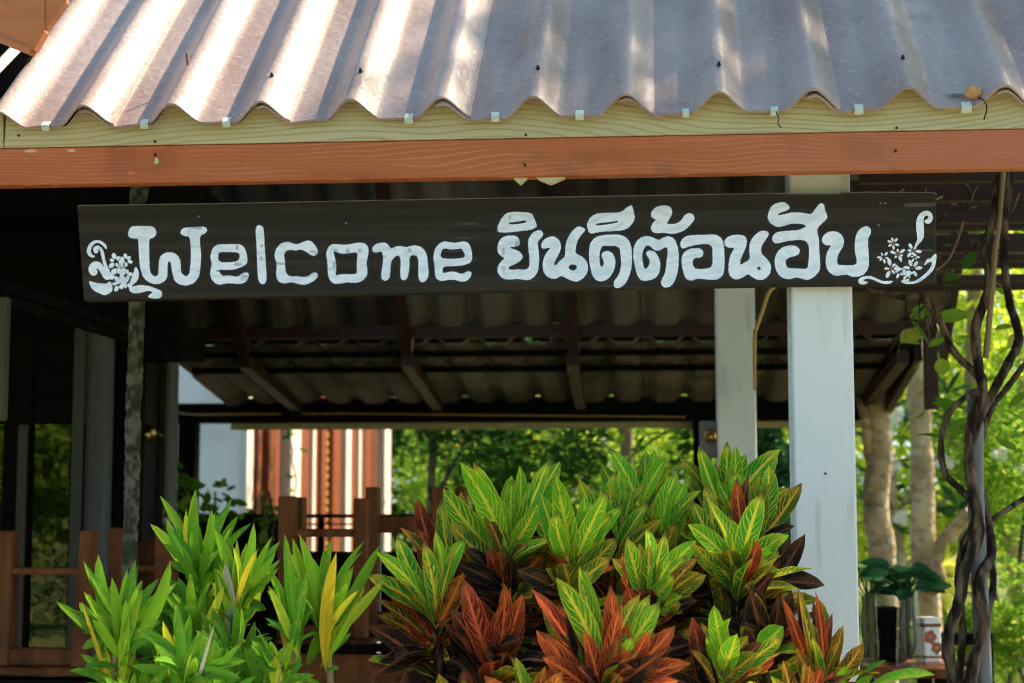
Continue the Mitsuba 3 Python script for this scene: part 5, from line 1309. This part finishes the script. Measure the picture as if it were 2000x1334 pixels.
vase(1698, TD + .02, 0.26, 0.036, 0.030, 'tall clear glass vase of water and roots touching the edge of the near column', 1)
vase(1776, TD - .03, 0.27, 0.046, 0.034, 'tall clear glass vase of water and roots standing right of the dark trays', 2)
pt = thing('flower_pot', 'white square pot with a red rim band and brown flower motifs', 'pot')
pc = P(1813, 1290, TD + .12)
pc[2] = zt + .001
hp, rp = 0.165, 0.036
AXP = np.array([[math.cos(.3), math.sin(.3), 0], [-math.sin(.3), math.cos(.3), 0], [0, 0, 1.0]])
body = obox(pc + z_ * hp / 2, AXP, [rp, rp, hp / 2], .006)
part(pt, 'body', body, 'm_pot')
part(pt, 'rim_band', obox(pc + z_ * (hp - .028), AXP, [rp + .0012, rp + .0012, .008], .003), 'm_rust')
part(pt, 'base_band', obox(pc + z_ * .022, AXP, [rp + .0012, rp + .0012, .006], .003), 'm_rust')
for k, (a, z0, rr) in enumerate(((-.3, .095, .03), (.4, .055, .026))):
    petals = []
    for i in range(5):
        th = i * 2 * math.pi / 5 + k
        e = [((a * rp) + math.cos(th) * rr * .5 + math.cos(q) * rr * .42, z0 + math.sin(th) * rr * .5 + math.sin(q) * rr * .42) for q in np.arange(8) * math.pi / 4]
        petals.append(Polygon(e))
    from shapely.ops import unary_union
    g = unary_union(petals).intersection(Polygon([(-rp, .03), (rp, .03), (rp, hp - .04), (-rp, hp - .04)]))
    for gg in getattr(g, 'geoms', [g]):
        m = trimesh.creation.extrude_polygon(gg, 0.0012, engine='earcut')
        x = m.vertices.copy()
        m.vertices = pc + x[:, :1] * AXP[0] - (rp + x[:, 2:]) * AXP[1] + x[:, 1:2] * z_
        m.invert()
        part(pt, 'flower_motif', m, 'm_terracotta')
# ---------------------------------------------------------------- trees and garden behind
def leaf_cloud(centers, radii, n, size, seed, up_bias=0.6, aspect=0.5, droop=0.0, flat=1.0):
    """n small folded leaves in clumps about the centres."""
    r = np.random.RandomState(seed)
    centers, radii = np.asarray(centers, float), np.asarray(radii, float)
    w = radii ** 2
    k = r.choice(len(centers), n, p=w / w.sum())
    dv = r.normal(0, 1, (n, 3))
    dv /= np.linalg.norm(dv, axis=1, keepdims=True)
    p = centers[k] + dv * (radii[k] * r.rand(n) ** 0.45)[:, None] * [1, 1, flat]
    d = r.normal(0, 1, (n, 3)) * [1, 1, 0.6] - [0, 0, droop]
    d /= np.linalg.norm(d, axis=1, keepdims=True)
    nn = r.normal(0, 0.6, (n, 3)) + [0, 0, up_bias]
    nn -= d * (nn * d).sum(1, keepdims=True)
    nn /= np.linalg.norm(nn, axis=1, keepdims=True) + 1e-9
    b = np.cross(d, nn)
    L = size * r.uniform(0.6, 1.3, n)[:, None]
    W = L * aspect / 2
    q0, q1 = p, p + d * L
    mid = p + d * L * 0.45 - nn * 0
    v = np.stack([q0, mid + b * W + nn * W * 0.35, q1 - nn * L * 0.08, mid - b * W + nn * W * 0.35], 1).reshape(-1, 3)
    i = np.arange(n) * 4
    f = np.vstack([np.stack([i, i + 1, i + 2], 1), np.stack([i, i + 2, i + 3], 1)])
    uv = np.repeat(r.rand(n, 2), 4, 0)
    return trimesh.Trimesh(v, f, process=False), uv


def clumps(c, rad, n, seed, cr=(0.25, 0.5)):
    r = np.random.RandomState(seed)
    d = r.normal(0, 1, (n, 3))
    d /= np.linalg.norm(d, axis=1, keepdims=True)
    return np.asarray(c) + d * np.asarray(rad) * (r.rand(n, 1) ** 0.5), r.uniform(*cr, n) * min(rad)


def crown(root, c, rad, ncl, n, size, mt, seed, name='crown', cr=(0.28, 0.55), **k):
    cc, rr = clumps(c, rad, ncl, seed, cr)
    me, uv = leaf_cloud(cc, rr, n, size, seed + 1, **k)
    part(root, name, me, mt, uv=uv, kind='stuff' if name != 'crown' else None)
    return cc


def limb(root, pts, r0, r1, mt='m_bark', name='trunk', seed=0, rough=0.18, fr=5):
    s = spline(pts, 8)
    part(root, name, tube(s, np.linspace(r0, r1, len(s)), 14, rough, seed, fr), mt, smooth=True)


def gp(px, py, d, z=0.0):
    q = P(px, py, d)
    q[2] = z
    return q


# the two pale trunks right of the near column
t1 = thing('tree', 'mottled pale grey tree trunk forking just right of the near column', 'tree')
d = 9.0
limb(t1, [gp(1722, 1200, d), P(1725, 1120, d), P(1712, 1020, d), P(1713, 930, d), P(1720, 880, d), P(1716, 800, d), P(1722, 700, d), P(1728, 500, d), P(1720, 250, d)], .075, .055, seed=3)
limb(t1, [P(1708, 925, d), P(1697, 870, d), P(1690, 815, d), P(1672, 740, d + .2), P(1640, 600, d + .4)], .036, .025, name='limb', seed=4)
crown(t1, P(1700, 250, d + .4) , (1.3, 1.4, .9), 24, 2200, .09, 'm_leaf_mid', 61)
t2 = thing('tree', 'smooth tan tree trunk leaning slightly, second to the right of the near column', 'tree')
d = 10.2
limb(t2, [gp(1815, 1250, d), P(1812, 1160, d), P(1803, 1050, d), P(1800, 900, d), P(1795, 780, d), P(1783, 680, d), P(1772, 600, d), P(1755, 480, d), P(1745, 260, d)], .082, .05, seed=6)
limb(t2, [P(1816, 1100, d), P(1838, 1065, d - .05), P(1868, 1030, d - .1), P(1896, 1000, d - .2)], .05, .036, name='limb', seed=7)
limb(t2, [P(1775, 650, d), P(1758, 605, d - .1), P(1735, 560, d - .2)], .03, .02, name='limb', seed=8)
crown(t2, P(1830, 300, d + .3), (1.5, 1.4, 1.0), 24, 2400, .09, 'm_leaf_bright', 62)
t3 = thing('tree', 'slender orange tan trunk half hidden behind the twisting vine', 'tree')
d = 12.5
limb(t3, [gp(1892, 1200, d), P(1890, 1050, d), P(1890, 930, d), P(1896, 840, d), P(1900, 700, d), P(1905, 450, d)], .075, .05, 'm_tanstem', seed=9)
crown(t3, P(1900, 420, d), (1.2, 1.2, 1.0), 24, 2500, .10, 'm_leaf_bright', 63)
t4 = thing('tree', 'grey brown trunk at the right edge above the grass', 'tree')
d = 14.0
limb(t4, [gp(1990, 1300, d), P(1988, 1180, d), P(1982, 1090, d), P(1990, 950, d), P(2000, 700, d)], .085, .05, seed=10)
limb(t4, [P(1984, 1100, d), P(1965, 1060, d), P(1950, 1010, d)], .03, .02, name='limb', seed=12)
crown(t4, P(1995, 760, d), (1.2, 1.2, 1.3), 36, 3200, .085, 'm_leaf_mid', 64)
t5 = thing('tree', 'tan trunk standing behind the porch above the crotons', 'tree')
d = 13.0
limb(t5, [gp(1222, 1100, d), P(1222, 960, d), P(1224, 860, d), P(1216, 780, d), P(1220, 500, d)], .055, .045, 'm_tanstem', seed=13)
limb(t5, [P(1224, 900, d), P(1290, 850, d), P(1350, 835, d)], .012, .008, 'm_vine', name='limb', seed=14)
crown(t5, P(1220, 560, d), (1.4, 1.2, 1.0), 30, 6000, .10, 'm_leaf_mid', 65)
t6 = thing('tree', 'thin dark tree in the shade left of the trunk above the crotons', 'tree')
d = 12.2
limb(t6, [gp(842, 1100, d), P(842, 980, d), P(845, 880, d), P(840, 780, d), P(850, 500, d)], .032, .025, 'm_vine', seed=15)
limb(t6, [P(843, 1000, d), P(868, 940, d), P(900, 880, d), P(930, 820, d)], .018, .012, 'm_vine', name='limb', seed=16)
crown(t6, P(965, 840, d), (.62, .5, .42), 36, 1800, .085, 'm_leaf_dark', 66)
# frangipani with dark leaves and white flowers
fr = thing('frangipani', 'frangipani with dark blue green leaf rosettes and white flowers between the pale trunks', 'tree')
d = 11.6
limb(fr, [gp(1765, 1200, d), P(1760, 1080, d), P(1745, 980, d), P(1748, 900, d)], .035, .022, seed=17)
limb(fr, [P(1752, 1010, d), P(1790, 940, d), P(1850, 880, d)], .022, .016, name='limb', seed=18)
limb(fr, [P(1770, 1120, d), P(1820, 1010, d), P(1780, 1050, d + .2), P(1860, 960, d)], .02, .014, name='limb', seed=19)
r = np.random.RandomState(44)
heads = [(1738, 800), (1765, 830), (1745, 900), (1755, 960), (1850, 770), (1860, 850), (1845, 930), (1870, 990), (1700, 930), (1690, 980), (1735, 1010), (1775, 985), (1840, 820), (1975, 900), (1955, 860), (1760, 1040), (1690, 860), (1850, 1010)]
for hx, hy in heads:
    c = P(hx, hy, d + r.uniform(-.3, .5))
    for k in range(8):
        a = k * 2.4 + r.rand()
        dv = np.array([math.cos(a), math.sin(a) * .8, r.uniform(-.3, .75)])
        dv /= np.linalg.norm(dv)
        L = r.uniform(.16, .26)
        me, uv = leaf_mesh(c, c + dv * L, L * .26, z_ + np.array([0, -.3, 0]), .06, .2, 0, 0, 900 + int(hx) + k, 6)
        uv = np.stack([np.full(len(uv), r.rand()), np.full(len(uv), r.rand())], 1)
        part(fr, 'leaf', me, 'm_leaf_teal', smooth=True, uv=uv)
fl = []
fuv_ = []
for hx, hy in [(1725, 795), (1755, 818), (1740, 826), (1850, 795), (1842, 900), (1740, 915), (1715, 905), (1960, 880), (1835, 905), (1700, 948), (1762, 1010), (1985, 920)]:
    for q in range(4):
        c = P(hx + r.normal(0, 7), hy + r.normal(0, 6), d - .35)
        ax = np.array([r.normal(0, .3), -1, r.normal(.3, .3)])
        for k in range(5):
            a = k * 2 * math.pi / 5
            dv = np.array([math.cos(a), -0.25, math.sin(a)])
            me, uv = leaf_mesh(c, c + dv * .034, .022, ax, .05, .1, 0, 0, k, 5)
            fl.append(me)
part(fr, 'flowers', cat_(fl), 'm_flower', kind='stuff')

# shrubs and far trees
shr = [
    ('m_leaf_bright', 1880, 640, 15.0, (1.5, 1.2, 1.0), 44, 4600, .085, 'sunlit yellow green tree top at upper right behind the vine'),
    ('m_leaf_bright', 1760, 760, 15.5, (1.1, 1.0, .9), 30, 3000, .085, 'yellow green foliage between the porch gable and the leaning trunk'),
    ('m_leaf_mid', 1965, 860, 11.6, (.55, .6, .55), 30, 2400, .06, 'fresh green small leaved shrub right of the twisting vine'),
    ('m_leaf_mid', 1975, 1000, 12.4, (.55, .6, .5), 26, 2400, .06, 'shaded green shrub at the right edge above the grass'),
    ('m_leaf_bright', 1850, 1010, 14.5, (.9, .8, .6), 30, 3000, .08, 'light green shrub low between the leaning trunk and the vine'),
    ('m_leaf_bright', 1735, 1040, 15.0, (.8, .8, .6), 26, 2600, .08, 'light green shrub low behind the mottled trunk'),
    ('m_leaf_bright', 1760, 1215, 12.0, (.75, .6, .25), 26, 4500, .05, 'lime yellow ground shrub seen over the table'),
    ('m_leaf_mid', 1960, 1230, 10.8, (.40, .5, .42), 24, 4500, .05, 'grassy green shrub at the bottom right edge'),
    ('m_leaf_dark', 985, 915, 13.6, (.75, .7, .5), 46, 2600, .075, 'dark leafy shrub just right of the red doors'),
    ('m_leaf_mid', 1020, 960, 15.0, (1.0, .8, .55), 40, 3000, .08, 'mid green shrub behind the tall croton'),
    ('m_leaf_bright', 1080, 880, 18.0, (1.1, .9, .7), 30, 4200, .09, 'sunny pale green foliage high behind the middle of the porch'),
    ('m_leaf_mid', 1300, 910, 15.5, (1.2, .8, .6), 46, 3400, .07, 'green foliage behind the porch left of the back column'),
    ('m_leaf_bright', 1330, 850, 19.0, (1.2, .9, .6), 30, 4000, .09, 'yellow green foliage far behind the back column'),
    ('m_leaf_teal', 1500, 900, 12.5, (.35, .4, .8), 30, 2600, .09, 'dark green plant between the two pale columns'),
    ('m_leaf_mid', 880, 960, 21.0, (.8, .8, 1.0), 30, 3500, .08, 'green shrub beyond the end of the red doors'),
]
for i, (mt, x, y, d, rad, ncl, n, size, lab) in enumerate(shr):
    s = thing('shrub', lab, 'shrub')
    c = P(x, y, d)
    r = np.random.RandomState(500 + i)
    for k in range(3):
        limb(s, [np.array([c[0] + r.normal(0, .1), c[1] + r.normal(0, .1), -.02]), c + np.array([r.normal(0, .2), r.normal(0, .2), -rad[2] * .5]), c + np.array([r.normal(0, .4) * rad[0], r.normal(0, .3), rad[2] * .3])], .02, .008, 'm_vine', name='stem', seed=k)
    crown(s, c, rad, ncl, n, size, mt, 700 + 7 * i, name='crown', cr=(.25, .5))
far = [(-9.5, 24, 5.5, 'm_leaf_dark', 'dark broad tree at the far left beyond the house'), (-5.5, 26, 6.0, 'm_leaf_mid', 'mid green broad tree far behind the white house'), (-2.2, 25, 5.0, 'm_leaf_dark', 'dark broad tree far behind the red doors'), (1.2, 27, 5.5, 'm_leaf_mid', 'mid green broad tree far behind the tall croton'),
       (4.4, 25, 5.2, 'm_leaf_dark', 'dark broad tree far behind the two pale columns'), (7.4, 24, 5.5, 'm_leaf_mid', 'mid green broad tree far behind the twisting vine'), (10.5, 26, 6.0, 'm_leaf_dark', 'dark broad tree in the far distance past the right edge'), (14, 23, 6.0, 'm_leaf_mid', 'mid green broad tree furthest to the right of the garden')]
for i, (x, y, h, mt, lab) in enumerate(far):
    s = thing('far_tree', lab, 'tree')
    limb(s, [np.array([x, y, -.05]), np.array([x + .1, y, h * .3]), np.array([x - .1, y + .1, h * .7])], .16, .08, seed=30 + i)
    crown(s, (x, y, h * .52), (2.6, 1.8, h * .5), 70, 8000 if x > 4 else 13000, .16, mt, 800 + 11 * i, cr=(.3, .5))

# hanging vine leaves under the back trim board, a little climber by the red doors
cl = thing('hanging_creeper', 'thin creeper with small leaves hanging before the red doors', 'creeper')
r = np.random.RandomState(77)
pts = [(562, 836), (566, 860), (572, 880), (570, 900), (578, 930), (576, 960), (560, 985), (545, 1000)]
part(cl, 'stem', tube(spline([P(x, y, 9.6) for x, y in pts], 6), .004, 6), 'm_vine', smooth=True)
single_leaves(cl, 'leaf', [P(x + r.normal(0, 7), y + r.normal(0, 6), 9.6) for x, y in pts for _ in range(2)], .055, 9, 'm_leaf_dark')
cp = thing('climber_plant', 'small green climber in front of the white wall below the lantern', 'plant')
cs = [P(r.normal(400, 40), r.uniform(945, 1010), 8.2 + r.uniform(-.2, .2)) for _ in range(60)] + [P(r.normal(345, 12), r.uniform(900, 1000), 8.2) for _ in range(20)] + [P(r.normal(525, 14), r.uniform(985, 1090), 8.2) for _ in range(36)]
single_leaves(cp, 'leaf', cs, .075, 10, 'm_leaf_mid')
for x0, x1 in ((360, 390), (420, 400), (345, 340), (525, 530)):
    part(cp, 'stem', tube(spline([gp(x1, 1100, 8.2), P(x1, 1080, 8.2), P((x0 + x1) / 2 + 8, 1030, 8.2), P(x0, 960, 8.2)], 5), .006, 6), 'm_vine', smooth=True)
dv_ = thing('overhead_creeper', 'creeper strands hanging below the cream board behind the crotons', 'creeper')
for i in range(16):
    x = r.uniform(800, 1370)
    q = [(x, 834)]
    for k in range(4):
        q.append((q[-1][0] + r.normal(0, 16), q[-1][1] + r.uniform(8, 26)))
    part(dv_, 'strand', tube(spline([P(a, b, 9.7) for a, b in q], 4), .003, 5), 'm_vine')
    single_leaves(dv_, 'leaf', [P(a + r.normal(0, 9), b + r.normal(0, 6), 9.7) for a, b in q for _ in range(3)], .07, 100 + i, 'm_leaf_dark')

# staghorn fern on the leaning trunk
sf = thing('staghorn_fern', 'staghorn fern with a tan shield and forked yellow green fronds on the leaning trunk', 'fern')
c = P(1822, 1125, 10.0)
sh = trimesh.creation.icosphere(3, 1.0)
v = sh.vertices
sh.vertices = v * [.075, .07, .11] * (1 + .35 * (meshkit.fbm(v * 3, 3, 4) - .5))[:, None] + c
part(sf, 'shield', sh, 'm_tanstem', smooth=True)
for i in range(16):
    a = r.uniform(-1.2, .9)
    e = c + np.array([math.cos(a) * .06, -.06, math.sin(a) * .08])
    dv = np.array([math.cos(a), r.uniform(-.6, .2), math.sin(a)])
    for k in range(3):
        dd = dv + r.normal(0, .28, 3)
        dd /= np.linalg.norm(dd)
        L = r.uniform(.09, .20)
        me, uv = leaf_mesh(e, e + dd * L + np.array([0, 0, -.03]), .022, np.array([0, -1, .4]), .15, .1, .1, 0, 40 + i, 6, .1)
        uv = np.stack([np.full(len(uv), .6 + .4 * r.rand()), np.full(len(uv), .8 + .2 * r.rand())], 1)
        part(sf, 'frond', me, 'm_leaf_bright', smooth=True, uv=uv)

# grass tufts behind the table, and the big tree whose crown shades the porch roof
gr = thing('grass', 'long green grass and herbs on the garden floor at the right', 'grass', kind='stuff')
r = np.random.RandomState(5)
n = 9000
x, y = r.uniform(1.5, 8, n), r.uniform(8.5, 19, n)
h = r.uniform(.12, .45, n)
a = r.uniform(0, 6.28, n)
ln = r.normal(0, .15, (n, 2))
p = np.stack([x, y, np.zeros(n)], 1)
w = np.stack([np.cos(a), np.sin(a), 0 * a], 1) * .008
tp = p + np.stack([ln[:, 0], ln[:, 1], h], 1)
md = p + np.stack([ln[:, 0] * .3, ln[:, 1] * .3, h * .6], 1)
v = np.stack([p - w, p + w, md + w, md - w, tp], 1).reshape(-1, 3)
i = np.arange(n) * 5
f = np.vstack([np.stack([i, i + 1, i + 2], 1), np.stack([i, i + 2, i + 3], 1), np.stack([i + 3, i + 2, i + 4], 1)])
scene[gr] = mikit.ply(trimesh.Trimesh(v, f, process=False), 'm_grass', uv=np.repeat(r.rand(n, 2), 5, 0))

st = thing('shade_tree', 'large spreading tree beside the porch whose crown dapples the roof with shade', 'tree')
limb(st, [np.array([5.6, 2.2, -.05]), np.array([5.4, 2.3, 2.0]), np.array([4.8, 2.8, 4.4]), np.array([4.0, 3.6, 6.4])], .24, .10, seed=50)
limb(st, [np.array([5.2, 2.4, 3.0]), np.array([4.0, 2.6, 5.0]), np.array([2.6, 3.2, 6.2])], .11, .05, name='limb', seed=51)
limb(st, [np.array([5.0, 2.6, 3.6]), np.array([5.4, 4.4, 5.6]), np.array([5.2, 6.4, 7.0])], .10, .05, name='limb', seed=52)
crown(st, (4.5, 6.75, 6.3), (2.1, 1.6, 0.7), 50, 4200, .17, 'm_leaf_mid', 901, cr=(.30, .6))
crown(st, (3.9, 4.75, 6.3), (1.2, .65, 0.5), 40, 1300, .075, 'm_leaf_mid', 931, cr=(.45, .8))
crown(st, (4.15, 5.62, 6.35), (1.25, .55, 0.5), 46, 3600, .12, 'm_leaf_mid', 961, cr=(.4, .8))
# garden behind the camera, mirrored in the glass doors
for i, (x, y, h, lab) in enumerate(((-9.0, -7.0, 4.5, 'leafy tree behind the viewer reflected in the glass doors at left'), (-4.2, -10.0, 5.5, 'taller leafy tree behind the viewer on the open lawn'), (2.0, -12.0, 5.0, 'round leafy tree furthest behind the viewer'))):
    s = thing('lawn_tree', lab, 'tree')
    limb(s, [np.array([x, y, -.05]), np.array([x + .1, y, h * .35]), np.array([x, y + .1, h * .7])], .15, .07, seed=70 + i)
    crown(s, (x, y, h * .55), (2.2, 1.8, h * .42), 50, 7000, .22, 'm_leaf_mid', 950 + i)

hd = thing('added_hedge', 'clipped dark greenery added behind the viewer to darken the door reflections', 'added_hedge')  # unseen, added to darken what the glass doors reflect
hc = np.array([[x, -8.6 + .15 * math.sin(x * 5), z] for x in np.arange(-9, 3, .35) for z in (.3, .75, 1.2, 1.55)])
me, uv = leaf_cloud(hc, np.full(len(hc), .36), 14000, .09, 97)
part(hd, 'foliage', me, 'm_leaf_dark', uv=uv, kind='stuff')
for x in np.arange(-8.5, 3, 1.5):
    part(hd, 'stem', tube([np.array([x, -8.6, -.05]), np.array([x, -8.6, .8])], .02, 6), 'm_vine')
